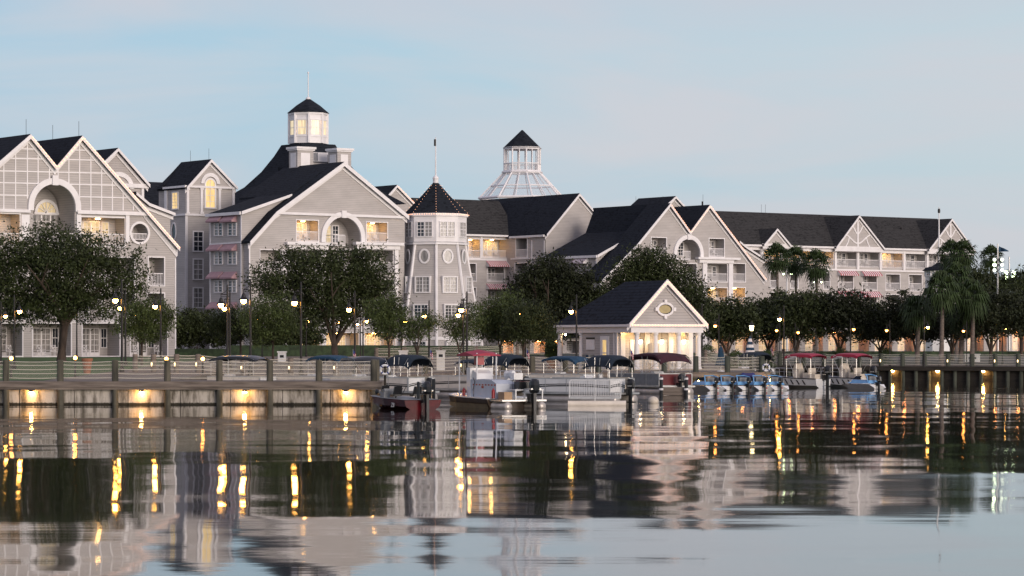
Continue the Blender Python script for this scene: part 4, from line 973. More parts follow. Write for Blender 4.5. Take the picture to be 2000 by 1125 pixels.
# menu board easel in the porch, bench
s=sG0+W_*.33; m=MB(); m.box(fr,s,s+1.05,.95,1.0,z0+1.15,z0+2.0); m.tube([fr.w(s+.1,1.03,z0),fr.w(s+.3,1.03,z0+2)],.025,5); m.tube([fr.w(s+.95,1.03,z0),fr.w(s+.75,1.03,z0+2)],.025,5); m.tube([fr.w(s+.5,1.5,z0),fr.w(s+.5,1.03,z0+1.9)],.025,5)
tag(m.build('notice_easel',M['cream'],None,origin=fr.w(s+.5,1,z0)),'cream notice board on an easel under the boathouse porch','notice board')
def bench(s,d,lab):
    p=fr.w(s,d,z0); o=thing('bench',lab,'bench',(p.x,p.y,z0),0,'white benches in the boathouse porch')
    m=MB(); m.box(fr,s,s+1.5,d,d+.45,z0+.42,z0+.46); m.build('seat',M['white'],o)
    m=MB(); railing(m,fr,s,s+1.5,z0+.45,z0+.92,d+.4,.1); m.build('backrest',M['white'],o)
    for a in (.03,1.41):
        for e in (.02,.38): m=MB(); m.box(fr,s+a,s+a+.06,d+e,d+e+.05,z0,z0+.42); m.build('leg',M['white'],o)
bench(sG0+W_*.40,1.2,'white slatted bench behind the second porch column of the boathouse'); bench(sG0+W_*.70,1.2,'white slatted bench behind the third porch column of the boathouse')
# ------------------------------------------------------------------ sea wall, pier, docks, fences
def piling(par,x,y,z0,z1,r=.165,m='post',name='piling'):
    q=MB(); q.lathe((x,y,0),[(r*1.03,z0),(r,z0+(z1-z0)*.5),(r*.97,z1-.02),(r*.8,z1)],12); return q.build(name,M[m],par,smooth=False)
xl=X(-230,151.2); xr=-7.2
SW=thing('sea_wall','long stained concrete sea wall capped with heavy timber along the left promenade','sea wall',((xl+xr)/2,151.3,0))
jn=[X(p,151.2) for p in (-230,-180,-100,-20,38,145,250,352,450,552,645,725)]
for a,b_ in zip(jn,jn[1:]):
    m=MB(); m.box(W0,a+.02,b_-.02,151.2,151.5,-.6,.92); m.build('concrete_panel',M['conc'],SW)
m=MB(); m.box(W0,xl,xr+.35,150.88,151.12,.92,1.235); m.build('cap_beam',M['timber'],SW)
m=MB(); m.box(W0,xl,xr+.35,150.93,151.2,.80,.917); m.build('lower_beam',M['timber'],SW)
fpx=[-196,-92,12,118,225,327,428.5,527,623,730]
for p in fpx: piling(SW,X(p,151.0),151.04,-.8,.80)
m=MB(); m.box(W0,xr-.35,xr+.35,151.12,156.3,.80,1.232); m.build('end_beam',M['timber'],SW)
PR=thing('pier_deck','timber deck of the narrow pier behind the left rope fence','pier',(-11,153.7,1.2))
m=MB(); m.box(W0,-18.3,xr,151.52,156.2,.9,1.23); m.build('deck',M['paving'],PR)
m=MB(); m.box(W0,xr-.25,xr-.05,151.2,156.2,-.6,.8); m.build('end_wall',M['conc'],PR)
for x in (-13,-10,-7.5): piling(PR,x,156.05,-.8,.9)
for nm,y,xs in (('under_dock_lamp',151.0,(61,276,478,675)),):
    for p in xs:
        x=X(p,y)
        m=MB(); m.box(W0,x-.10,x+.10,y-.18,y+.15,.70,.79); l=m.build(nm,M['metal'],None,origin=(x,y,.74)); l['category']='lamp'; l['group']='lamps under the sea wall timber'
        l['label']={61:'lit lamp under the timber cap between the two leftmost rope fence posts',276:'lit lamp under the timber cap of the sea wall, second from the left',478:'lit lamp under the timber cap of the sea wall, third from the left',675:'lit lamp under the timber cap beside the red boat end of the sea wall'}[p]
        m=MB(); m.ball((x,y-.02,.655),.10,.10,.06,8,4); m.build('lens',M['docklamp'],l)

def fence(name,label,pts,zs=(.19,.42,.65,.87,1.06),r=.165,h=1.13,pm='post',net='net',rr=.016,sag=.03,mark=(),postbelow=0,netz=(.1,1.04),base=None,group=None):
    """round posts joined by slack ropes with netting; pts = post positions on the deck"""
    c=pts[len(pts)//2]; zb=[(base if base is not None else G(*p)) for p in pts]
    o=thing(name,label,'rope fence',(c[0],c[1],zb[len(pts)//2]),0,group)
    for (x,y),z in zip(pts,zb): piling(o,x,y,z-postbelow,z+h,r,pm,'post')
    for q in zs:
        m=MB()
        P_=[]
        for i in range(len(pts)-1):
            (xa,ya),(xb,yb)=pts[i],pts[i+1]; s=sag*random.uniform(.6,1.5)*(1.7 if q==zs[-1] else 1)
            for k in range(8): t=k/8; P_.append((xa+(xb-xa)*t,ya+(yb-ya)*t,zb[i]+(zb[i+1]-zb[i])*t+q-s*4*t*(1-t)))
        P_.append((pts[-1][0],pts[-1][1],zb[-1]+q)); m.tube(P_,rr,5); m.build('rope',M['rope'],o)
    if net:
        m=MB()
        for i in range(len(pts)-1):
            (xa,ya),(xb,yb)=pts[i],pts[i+1]; m.add([(xa,ya,zb[i]+netz[0]),(xb,yb,zb[i+1]+netz[0]),(xb,yb,zb[i+1]+netz[1]),(xa,ya,zb[i]+netz[1])],[(0,1,2,3)])
        m.build('rope_netting',M[net],o)
    for i in mark:
        x,y=pts[i]; m=MB(); m.box(W0,x-.04-.1,x+.04-.1,y-r-.05,y-r,zb[i]+.38,zb[i]+.6); m.build('marker_light',M['marker'],o)
    return o
fence('rope_fence','rope fence with thick round posts along the edge of the left sea wall',[(X(p,151.35),151.35) for p in fpx],base=1.235,r=.17)
fence('rope_fence','short rope fence closing the end of the left pier',[(X(730,151.35)+.0,151.6),(X(731,151.35),153.6),(X(720,156)+.3,156)],base=1.235,rr=.02,r=.17)
# second row, across the small basin and behind
fence('rope_fence','rope fence on the inner promenade behind the left pier, with small post lights',[(X(p,178.2),178.2) for p in (264,300,345,387,475,568,656,700)],pm='timber',mark=(1,2,3,4,5,6),base=None)
fence('rope_fence','rope fence along the quay behind the moored pontoon boats, left of the boathouse',[(X(p,y),y) for p,y in ((700,178.4),(757,183),(830,190),(903,199.5),(983,200.4),(1040,200.4),(1104,200.4))],mark=(3,),r=.19)
fence('rope_fence','rope fence on the quay in front of the boathouse and the small blue boats',[(X(p,200.5),200.5) for p in (1104,1169,1233,1297,1359,1421,1488)],pm='postg',r=.19,mark=())
fence('rope_fence','short rope fence at the corner of the quay by the white lifebuoy',[(X(1488,200.5)-.02,200.9),(X(1497,201)-.1,206),(X(1497,201)-.1,212)],pm='postg',r=.19,rr=.022)
def ly(p): return 262.3-(p-1380)*(262-250.3)/620
fence('rope_fence','greenish rope fence along the far dock behind the red canopied boats',[(X(p,ly(p)),ly(p)) for p in (1385,1430,1477,1523,1569,1609,1640,1679,1721,1763,1806,1852,1899,1944,1989,2036,2080)],pm='postg',net='netg',r=.2,mark=(8,11,13,14))
bp=[(X(p,y),y) for p,y in ((735,232),(790,238),(860,246),(930,256),(1010,262),(1085,266))]
fence('rope_fence','pale rope fence at the back of the promenade left of the boathouse',bp,pm='timber',rr=.014)
bp=[(X(p,y),y) for p,y in ((1378,246),(1420,252),(1470,262),(1530,275),(1590,285))]
fence('rope_fence','pale rope fence at the back of the promenade right of the boathouse',bp,pm='timber',rr=.014)
# quay edge beams
Q=thing('quay_edge','timber edge of the quay behind the moored boats','quay',(7,200,0))
pts=[(-18.1,176.9),(-8,177.9),(-3.6,199.9),(17.8,199.9),(17.8,262.8)]
for a,b_ in zip(pts,pts[1:]):
    f=Fr(a[0],a[1],math.degrees(math.atan2(b_[1]-a[1],b_[0]-a[0]))); L_=math.dist(a,b_)
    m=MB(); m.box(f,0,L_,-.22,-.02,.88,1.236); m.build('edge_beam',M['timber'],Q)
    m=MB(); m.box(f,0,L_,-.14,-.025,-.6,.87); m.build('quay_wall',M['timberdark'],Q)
for p in (903,983,1040,1104,1169,1233,1297,1359,1421,1488): piling(Q,X(p,199.7),199.62,-.8,.88,.18,'postg')
Q2=thing('dock_edge','dark timber dock edge on pilings below the far right fence','dock',(31,255,0))
f=Fr(X(1380,262),ly(1380)-.3,math.degrees(math.atan2(ly(2080)-ly(1380),X(2080,ly(2080))-X(1380,262)))); L_=math.dist((X(1380,262),ly(1380)),(X(2080,ly(2080)),ly(2080)))
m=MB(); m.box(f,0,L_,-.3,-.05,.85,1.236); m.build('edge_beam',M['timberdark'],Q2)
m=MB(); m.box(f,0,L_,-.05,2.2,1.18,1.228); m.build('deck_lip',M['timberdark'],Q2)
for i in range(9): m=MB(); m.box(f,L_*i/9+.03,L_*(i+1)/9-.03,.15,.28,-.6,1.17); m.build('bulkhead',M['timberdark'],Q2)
for i in range(28): p=f.w(.8+i*L_/28,-.02,0); piling(Q2,p.x,p.y,-.8,.85,.18,'postg')
lamps=[(1135,199.7,'lit lamp under the quay edge between the two pontoon boats with blue canopies'),(1322,199.7,'lit lamp under the quay edge at the stern of the red pontoon boat'),(1363,199.7,'small lamp under the quay edge right of the red pontoon boat'),(1393,199.7,'lit lamp under the quay edge above the leftmost small blue boat'),(1502,201,'lit lamp below the white lifebuoy at the quay corner')]
for p,y,lab in lamps:
    x=X(p,y)
    if p==1502: y=199.5
    m=MB(); m.box(W0,x-.11,x+.11,y-.2,y+.05,.75,.84); l=m.build('under_dock_lamp',M['metal'],None,origin=(x,y,.8)); tag(l,lab,'lamp','lamps under the quay edge'); m=MB(); m.ball((x,y-.1,.69),.12,.12,.07,8,4); m.build('lens',M['docklamp'],l)
for p,lab in ((1743,'lit lamp under the far right dock just beyond the red canopied boats'),(1831,'lit lamp under the far right dock, second from the right'),(1920,'lit lamp under the far right dock, rightmost of the three')):
    y=ly(p)-.42; x=X(p,y); m=MB(); m.box(W0,x-.13,x+.13,y-.15,y+.1,.9,.98); l=m.build('under_dock_lamp',M['metal'],None,origin=(x,y,.9)); tag(l,lab,'lamp','lamps under the far dock'); m=MB(); m.ball((x,y-.05,.82),.14,.14,.1,8,4); m.build('lens',M['docklamp'],l)

# ------------------------------------------------------------------ street lamps with an arm
def make_lamp():
    o=thing('street_lamp','x','street lamp')
    m=MB(); m.lathe((0,0,0),[(.16,0),(.16,.25),(.09,.32),(.075,1.2),(.055,5.5),(.05,5.68),(.015,5.75)],10); m.build('pole',M['metal'],o)
    m=MB(); m.tube([(0,0,5.10),(-.42,0,5.12)],.03,6); m.tube([(0,0,5.45),(-.12,0,5.28),(-.3,0,5.18),(-.40,0,5.12)],.018,6); m.tube([(-.40,0,5.12),(-.40,0,4.86)],.025,6); m.tube([(0,0,4.98),(-.40,0,4.98)],.018,5); m.build('arm',M['metal'],o)
    m=MB(); m.lathe((-.40,0,4.5),[(.30,0),(.28,.05),(.15,.16),(.10,.34),(.05,.40)],14); m.build('lamp_shade',M['metal'],o)
    m=MB(); m.ball((-.40,0,4.45),.165,.165,.185,12,8); m.build('globe',M['globe'],o,smooth=True)
    return o
L0=make_lamp(); first=[True]
def lamp(px,py,pole,Y,label,far=False,gz=None,group='street lamps with hanging globes'):
    """px,py globe centre in the photo; pole = pole column"""
    o=L0 if first[0] else copy_tree(L0); first[0]=False
    x=X(pole,Y); g_=G(x,Y) if gz is None else gz; z=Z(py,Y); s=(z-g_)/4.46
    armx=abs(X(px,Y)-x)/.40; s=max(.45,s)
    o.location=(x,Y,z-4.46*s); k=min(1.2,max(.75,armx)) if armx>0 else 1
    o.scale=(s*(-1 if px>pole else 1),s,s)
    tag(o,label,'street lamp',group)
    if far:
        for c in kids(o):
            if c.name.startswith('globe'): c.data=c.data.copy(); c.data.materials[0]=M['globefar']
    return o
LS=[(36,608,28,190,'street lamp with the higher globe of the pair at the far left edge'),
(20,617,2,205,'street lamp whose globe hangs at the very left edge beside a thin pole'),
(139,612,150,235,'small street lamp glowing inside the crown of the big left oak'),
(225,586,238,178,'tall street lamp at the right end of the big left oak crown'),
(223,601,245,200,'small street lamp directly below and behind the tall one by the left oak'),
(269,613,273,215,'street lamp glowing above the young tree beside the left hotel wing'),
(294,598,314,188,'street lamp on the pole near the right corner of the left hotel wing'),
(427,595,444,179.5,'street lamp with the brightest globe below the pink awnings'),
(439,602,449,190,'street lamp whose globe touches the brightest one below the pink awnings'),
(476,587,489,179.8,'street lamp on the tall pole just right of the pink awnings'),
(505,625,512,235,'small street lamp low between the two tall poles left of the middle oak'),
(568,591,588,179.8,'tall street lamp in front of the left half of the middle oak'),
(604,627,598,250,'small lamp glowing deep under the middle oak crown'),
(684,604,693,190,'street lamp in front of the right half of the middle oak'),
(668,630,656,245,'small street lamp right of the forked trunk of the middle oak'),
(692,633,704,252,'smallest street lamp among those right of the middle oak trunk'),
(725,627,709,215,'street lamp with its globe to the right of the pole, near the lit ground floor'),
(799,628,784,232,'street lamp between the middle oak and the flared tower'),
(826,617,838,212,'street lamp before the left half of the flared tower'),
(903,605,912,188,'tall street lamp before the right edge of the flared tower'),
(895,615,905,205,'street lamp with its globe just under the tall one by the flared tower'),
(1008,614,1022,225,'street lamp in the trees right of the flared tower'),
(1015,619,1026,240,'smaller street lamp touching the one right of the flared tower'),
(1116,608,1126,210,'street lamp in front of the boathouse roof at its left end'),
(1363,621,1371,232,'street lamp at the right tip of the boathouse gable'),
(1522,623,1531,236,'street lamp high in the dark trees right of the boathouse'),
(1815,639,1805,245,'street lamp between the trunks of the drooping palms'),
(1966,641,1958,262,'street lamp at the far right under the dark magnolias')]
for a in LS: lamp(*a)
for a in [(1518,645,1523,263,'small amber lamp low in the trees, left of two'),(1559,649,1553,262.5,'small amber lamp among dark trees right of the striped umbrella'),(1398,636,1404,248,'small amber lamp in the trees right beside the boathouse gable'),
 (1667,643,1661,261,'small amber lamp in the dark trees behind the red canopied boats'),(1732,645,1738,259,'small amber lamp left of the drooping palms'),(1882,646,1888,258,'small amber lamp between the two right palm trunks')]:
    lamp(*a,far=True,group='small far amber lamps in the trees')
# post top lantern
x,Y=X(1468,240),240; g_=G(x,Y)
o=thing('post_lantern','tapered lantern on a post above the striped umbrella, right of the boathouse','street lamp',(x,Y,g_))
zl=Z(646,Y)
m=MB(); m.lathe((x,Y,0),[(.1,g_),(.06,g_+.3),(.04,zl)],8); m.build('pole',M['metal'],o)
m=MB(); m.lathe((x,Y,zl),[(.12,0),(.2,.42)],6); m.build('glass',emit('lantern_glass_pale',(1,.78,.38),9),o)
m=MB(); m.lathe((x,Y,zl),[(.25,.42),(.16,.55),(.05,.72),(.02,.85)],6); m.build('cap',M['metal'],o)
# bollard lights along the front
for p,y,Y,lab in ((22,700,163,'low round light on the lawn behind the first rope fence post'),(147,699,163,'low round light on the lawn right of the left oak trunk'),(325,701,172,'low round light behind the fence near the left wing corner'),(396,701,172,'low round light at the foot of the round hedge')):
    x=X(p,Y); g_=G(x,Y); z=Z(y,Y); o=thing('bollard_light',lab,'bollard light',(x,Y,g_),0,'low round lights along the lawn')
    m=MB(); m.lathe((x,Y,0),[(.06,g_),(.05,z-.1)],8); m.build('stem',M['metal'],o); m=MB(); m.ball((x,Y,z),.11); m.build('globe',M['globefar'],o,smooth=True)
# stadium lights and flag, far right
def floodmast(px,y0,Yf,lab,rows,mt,r=.28,flag=False):
    K=Yf/415; r*=K; x=X(px,Yf); z=Z(y0,Yf); o=thing('floodlight_mast',lab,'floodlight',(x,Yf,2.1))
    m=MB(); m.tube([(x,Yf,2.1),(x,Yf,z+2.2*K)],[.16*K,.09*K],8); m.build('pole',M['alu' if rows>1 else 'white'],o)
    for j in range(rows):
        m=MB(); m.tube([(x-.7*K,Yf,z-j*.75*K),(x+.7*K,Yf,z-j*.75*K)],.04*K,6); m.build('crossbar',M['metal'],o)
        for sgn in (-1,1):
            m=MB(); m.lathe((0,0,0),[(.1,0),(r,.3)],12); m.m=1; m.lathe((0,0,0),[(r*.93,.305),(.01,.32)],12)
            m.v=[(x+sgn*.55*K+a,Yf-.1-c,z-j*.75*K+b-c*.25) for a,b,c in m.v]
            e=mt if not (mt=='stadium2' and j==1 and sgn==-1) else 'stadium'
            m.build('floodlight',[M['metal'],M[e]],o)
    if flag:
        m=MB(); n=8
        vs=[(x+.1+i*.13,Yf+.15*math.sin(i),z+1.9*K-i*.06-(0 if e else (1-i/n)*.5+.08)) for i in range(n+1) for e in (1,0)]
        m.add(vs,[(2*i,2*i+1,2*i+3,2*i+2) for i in range(n)]); m.build('flag',M['blue'],o)
floodmast(1948.5,506,290,'tall floodlight mast with six round lamps and a blue pennant above the far palms',3,'stadium2',flag=True)
floodmast(1971,531,300,'bright greenish floodlight mast at the far right edge of the trees',3,'stadium',r=.30)
floodmast(1537,534,330,'greenish floodlight just above the dark trees between the far palms',1,'stadium',r=.17)
floodmast(1596,550,330,'single greenish floodlight low beside the rightmost of the three palms',1,'stadium',r=.12)
# kiosk tower with mast at right
x,Y=X(1834,330),330; s=F/Y
o=thing('kiosk_tower','small white octagonal kiosk with dark stepped roof and a tall flagpole','kiosk',(x,Y,2.1))
m=MB(); m.lathe((x,Y,0),[(28/s,2.1),(28/s,Z(527,Y))],8,R(10)); m.build('wall',M['white'],o)
m=MB(); m.lathe((x,Y,0),[(43/s*.8,Z(529,Y)),(34/s*.8,Z(523,Y)),(15/s,Z(520,Y)),(.2,Z(513,Y))],8,R(10)); m.build('roof',M['roof'],o)
for k in range(8):
    f,L_=octface((x,Y),28/s,k,R(10)); window(o,f,L_*.25,L_*.75,Z(538,Y),Z(530,Y),'curtain',2,2,split=False)
m=MB(); m.tube([(x,Y,Z(515,Y)),(x,Y,Z(404,Y))],[.12,.05],8); m.build('flagpole',M['white'],o)
m=MB(); m.lathe((x,Y,Z(416,Y)),[(.13,0),(.16,.25),(.12,.5)],8); m.build('mast_lamp',M['metal'],o)
# ------------------------------------------------------------------ foliage
def leaves(blobs,n,size,seed,cl=.45,per=22,droop=0,shell=.62):
    """leaf faces in loose clusters through the volume of overlapping blobs"""
    rg=np.random.default_rng(seed)
    vol=np.array([b[3]*b[4]*b[5] for b in blobs]); vol=vol/vol.sum()
    nc=max(1,n//per); pick=rg.choice(len(blobs),nc,p=vol); B_=np.array(blobs)[pick]
    d=rg.normal(size=(nc,3)); d/=np.linalg.norm(d,axis=1)[:,None]; r=shell+(1-shell)*rg.random(nc)**.7
    r=np.where(rg.random(nc)<.25,r*rg.random(nc),r)
    c=B_[:,:3]+d*r[:,None]*B_[:,3:6]*(1+.12*rg.normal(size=(nc,1)))
    cs=cl*(.5+rg.random(nc))
    p=np.repeat(c,per,0)+rg.normal(size=(nc*per,3))*np.repeat(cs,per)[:,None]*np.array([1,1,.6])
    m=len(p); a=rg.normal(size=(m,3)); a/=np.linalg.norm(a,axis=1)[:,None]; b=np.cross(a,rg.normal(size=(m,3))); b/=np.linalg.norm(b,axis=1)[:,None]
    s=size*(.6+.8*rg.random(m))[:,None]
    if droop: a[:,2]-=droop; a/=np.linalg.norm(a,axis=1)[:,None]
    v=np.stack([p-a*s,p-b*s*.42,p+a*s,p+b*s*.42],1).reshape(-1,3)
    return v
def leafobj(name,v,m,par,origin=(0,0,0)):
    n=len(v)//4; me=bpy.data.meshes.new(name); me.vertices.add(len(v)); me.vertices.foreach_set('co',(v-np.array(origin)).astype(np.float32).ravel())
    me.loops.add(n*4); me.loops.foreach_set('vertex_index',np.arange(n*4,dtype=np.int32)); me.polygons.add(n)
    me.polygons.foreach_set('loop_start',np.arange(n,dtype=np.int32)*4); me.polygons.foreach_set('loop_total',np.full(n,4,dtype=np.int32))
    me.materials.append(m); me.update(); me.validate()
    o=bpy.data.objects.new(name,me); COL.objects.link(o); o.parent=par
    if not par: o.location=origin
    return o
def limbs(h,crown,r,forks,seed,lean=0,split=.3):
    """tapered trunk with curved limbs reaching into the crown (unit: metres, base at origin)"""
    rg=random.Random(seed); m=MB(); zs=h*split
    m.tube([(0,0,-.3),(0,0,.15),(lean*.3,0,zs*.5),(lean,0,zs)],[r*1.5,r*1.12,r*.92,r*.85],10)
    for i in range(forks):
        a=2*math.pi*i/forks+rg.uniform(-.4,.4); R_=crown*rg.uniform(.45,.8); ze=h*rg.uniform(.62,.92)
        p=[(lean,0,zs*.93),(lean+math.cos(a)*R_*.28,math.sin(a)*R_*.28,zs+(ze-zs)*.38),(lean+math.cos(a)*R_*.66,math.sin(a)*R_*.66,zs+(ze-zs)*.72),(lean+math.cos(a)*R_,math.sin(a)*R_,ze)]
        m.tube(p,[r*.6,r*.42,r*.24,r*.08],7)
        for j in range(3):
            b=a+rg.uniform(-1,1); q0=Vector(p[1]).lerp(Vector(p[2]),rg.random()); q1=q0+Vector((math.cos(b)*R_*.4,math.sin(b)*R_*.4,(ze-zs)*rg.uniform(.1,.35))); m.tube([q0,(q0+q1)/2+Vector((0,0,.15)),q1],[r*.2,r*.12,r*.04],5)
    return m
def tree(name,label,px,Y,blobs,n,size,lm,h,crown,r=.2,forks=5,seed=1,split=.3,lean=0,group=None,cl=.45,cat='tree',droop=0,per=22,dx=0,shell=.62):
    x=X(px,Y); g_=G(x,Y); o=thing(name,label,cat,(x,Y,g_),0,group)
    m=limbs(h,crown,r,forks,seed,lean,split); m.v=[(a+x,b+Y,c+g_) for a,b,c in m.v]; m.build('trunk',M['bark'],o,smooth=True)
    v=leaves(blobs,n,size,seed,cl,per,droop,shell); leafobj('crown',v,M[lm],o); return o
def pxblobs(px0,Y,L_,dy=.8):
    """crown lobes given as (px,py,rx,rz) in photo pixels at distance Y -> local metres"""
    x0=X(px0,Y); g_=G(x0,Y); s=Y/F
    return [(X(p,Y)-x0, random.Random(int(p*7+q)).uniform(-1,1)*rx*s*.45, Z(q,Y)-g_, rx*s, max(rx*s*dy,rz*s*.8), rz*s) for p,q,rx,rz in L_]
# big oak on the left lawn
Y=222
tree('oak_tree','big dark oak with a broad crown in front of the left hotel wing','%d'%0 and 120,Y,pxblobs(120,Y,[(-10,520,70,62),(45,510,70,62),(100,500,75,65),(150,520,75,62),(200,520,62,62),(245,535,48,55),(60,585,85,48),(130,590,80,45),(195,585,62,42),(20,600,55,45),(252,580,38,38),(-30,585,45,50),(75,455,38,22),(205,475,36,20),(150,470,30,18)]),40000,.125,'oak',9,6.5,.34,6,3,.32,.25,cl=.50,per=42,shell=.5)
Y=228
tree('oak_tree','big dark oak with forked trunk in front of the central gabled wing',655,Y,pxblobs(655,Y,[(530,545,45,46),(575,530,52,45),(625,535,55,52),(675,530,52,50),(720,535,48,50),(740,580,38,42),(690,590,55,48),(640,600,55,45),(590,590,50,42),(545,590,40,36),(560,500,28,16),(700,498,30,16),(640,500,30,16)]),34000,.12,'oak',8.5,5,.30,5,8,.16,-.1,cl=.46,per=40,shell=.5)
# smaller promenade trees
SM=[('young_tree','young leafy tree at the right corner of the left hotel wing',277,205,[(270,625,38,32),(300,610,32,30),(325,625,20,28),(245,640,20,20),(290,650,34,20)],12000,'treelight'),
('young_tree','young tree left of the middle oak, behind the tall lamp pole',533,212,[(500,620,35,34),(540,610,38,35),(520,650,40,24),(560,640,26,26)],12000,'treelight'),
('young_tree','slim young tree between the middle oak and the flared tower',760,205,[(745,615,28,32),(775,620,25,30),(755,645,28,18),(765,590,16,14)],9000,'treelight'),
('young_tree','thin young tree before the left half of the flared tower',815,205,[(815,640,24,22),(840,625,20,16),(800,655,16,14)],3400,'treelight'),
('young_tree','thin multi stem tree before the right edge of the flared tower',898,210,[(890,640,26,24),(920,620,24,30),(905,655,26,14)],4600,'treelight'),
('young_tree','leafy tree just right of the flared tower with a slender trunk',977,215,[(960,615,34,34),(990,600,30,32),(975,640,40,26),(945,640,24,24)],13000,'treelight'),
('young_tree','leafy tree left of the boathouse roof with several thin stems',1022,212,[(1020,625,34,36),(1050,640,32,28),(1005,650,28,22),(1045,610,24,24),(1070,655,22,16)],13000,'tree'),
('young_tree','round bushy tree just left of the middle oak trunk',470,240,[(455,625,30,26),(430,635,26,26),(485,640,26,26)],9000,'tree')]
for nm,lab,p,Y,bl,n,lm in SM:
    tree(nm,lab,p,Y,pxblobs(p,Y,bl),n,.085,lm,(Z(bl[0][1]-20,Y)-1.3),1.2,.09,5,int(p),.34,cl=.3,group='young promenade trees',droop=.5)
# magnolia right of the flared tower
Y=262
tree('magnolia_tree','large dark round magnolia between the flared tower and the boathouse',1070,Y,pxblobs(1070,Y,[(1030,560,36,36),(1075,535,48,38),(1125,555,38,38),(1060,600,55,45),(1110,610,50,48),(1150,600,28,40),(1010,600,25,36)]),30000,.15,'magnolia',8,4,.25,5,21,.2,cl=.4)
Y=250
tree('broad_tree','tall loose tree rising directly behind the boathouse roof',1265,Y+12,pxblobs(1265,Y+12,[(1265,510,42,28),(1230,535,40,34),(1300,530,42,34),(1340,570,44,42),(1270,570,55,45),(1210,570,38,38),(1365,610,30,40),(1180,600,40,45)]),30000,.13,'tree',9,4.5,.25,5,22,.2,cl=.42)
TR=[(1420,268,[(1400,610,36,40),(1435,590,36,42),(1425,640,46,28),(1460,620,30,36)],'dark bushy tree first to the right of the boathouse gable'),
(1500,276,[(1480,590,36,40),(1515,575,34,36),(1500,630,44,34),(1535,610,30,40)],'dark bushy tree behind the striped umbrella'),
(1555,270,[(1550,595,40,42),(1585,580,34,36),(1570,635,48,32)],'dark bushy tree with low forks below the leftmost far palm'),
(1640,270,[(1610,590,36,38),(1650,580,42,42),(1640,630,55,38),(1680,600,32,42)],'dark bushy tree behind the red canopied boats'),
(1720,274,[(1700,610,34,42),(1735,620,32,40),(1720,645,44,26)],'reddish dark tree left of the drooping palms'),
(1790,268,[(1765,600,36,46),(1800,620,45,44),(1830,640,40,30)],'dark tree standing behind the drooping palms'),
(1860,272,[(1850,600,40,40),(1880,640,42,34),(1910,600,32,40)],'dark tree between the drooping palm trunks'),
(1935,262,[(1920,584,40,42),(1955,596,42,44),(1940,630,60,40),(1990,610,36,50)],'large dark magnolia with low forked limbs at the far right'),
(1995,285,[(2000,556,30,40),(2030,545,36,50),(2000,600,45,50)],'tall dark tree cut by the right edge of the picture'),
(1905,300,[(1900,545,35,28),(1930,550,30,28),(1960,560,34,26)],'dark round tree top below the floodlights')]
for p,Y,bl,lab in TR:
    bl=[(a,b+(16 if p<1800 else 6)+random.Random(a).uniform(-7,9),c*random.Random(a+b).uniform(.85,1.15),d*random.Random(b).uniform(.75,1)) for a,b,c,d in bl]
    bl=[(a,min(b,664-d),c,d) for a,b,c,d in bl]
    tree('dark_tree',lab,p,Y,pxblobs(p,Y,bl),10500,.15,'magnolia' if p in(1640,1860,1935,1790) else 'tree',(Z(bl[0][1]-10,Y)-2),2.6,.17,5,int(p),.22,cl=.46,per=40,group='dark trees along the right promenade')
def bush(name,label,px,Y,bl,n,size,lm,cat='bush',cl=.25,group=None):
    x=X(px,Y); g_=G(x,Y); o=thing(name,label,cat,(x,Y,g_),0,group); m=MB(); m.lathe((x,Y,g_),[(.12,-.1),(.06,.9)],6); m.build('stem',M['bark'],o)
    leafobj('foliage',leaves(pxblobs(px,Y,bl),n,size,int(px),cl,18,0,.8),M[lm],o)
bush('dark_bush','large dark bush against the square tower house',385,262,[(365,640,28,34),(400,640,34,32),(440,650,36,28),(350,650,16,30)],14000,.13,'tree')
bush('dark_bush','low dark bushes left of the middle oak trunk',570,258,[(560,650,36,30),(600,650,30,26),(520,660,30,24)],12000,.13,'tree')
bush('conifer_shrub','potted pointed conifer left of the boathouse',1077,232,[(1077,665,7,14),(1077,680,11,16),(1077,692,13,12)],6500,.06,'conifer','shrub',cl=.08)
# clipped hedges
def hedge(label,x0,x1,Y,py,dep=1.6,rnd=0):
    a,b_=X(x0,Y),X(x1,Y); g_=min(G(a,Y),G(b_,Y)); h=Z(py,Y)-g_; o=thing('hedge',label,'hedge',((a+b_)/2,Y,g_)); m=MB(); n=int((b_-a)/.5)+2
    m.box(W0,a+.12,b_-.12,Y+.12,Y+dep-.12,g_-.1,g_+h-.15 if not rnd else g_+h*.6); m.build('core',M['hedge'],o)
    rg=np.random.default_rng(int(x0)+9); N=int((b_-a)*(h+dep)*230); t=rg.random((N,3)); p=np.empty((N,3)); f=rg.random(N)<h/(h+dep)
    p[:,0]=a+(b_-a)*t[:,0]; p[:,1]=np.where(f,Y,Y+dep*t[:,1]); p[:,2]=g_+np.where(f,h*t[:,2],h)
    if rnd:
        u=(p[:,0]-a)/(b_-a)*2-1; lim=np.sqrt(np.clip(1-np.abs(u)**2.4,0,1)); p[:,2]=g_+(p[:,2]-g_)*lim
    p+=rg.normal(size=p.shape)*.05; A_=rg.normal(size=(N,3)); A_/=np.linalg.norm(A_,axis=1)[:,None]; B_=np.cross(A_,rg.normal(size=(N,3))); B_/=np.linalg.norm(B_,axis=1)[:,None]; s=.08
    leafobj('leaves',np.stack([p-A_*s,p-B_*s*.6,p+A_*s,p+B_*s*.6],1).reshape(-1,3),M['hedge'],o)
hedge('rounded clipped hedge right of the left hotel wing',338,440,236,668,2,1)
hedge('long dark clipped hedge running behind the promenade in the middle',440,770,256,671)
hedge('clipped hedge running in front of the flared tower',766,985,262,672)
hedge('low clipped hedge left of the boathouse behind the pale rope fence',985,1085,272,688)
hedge('low dark hedge behind the fence right of the boathouse',1470,2040,286,683)
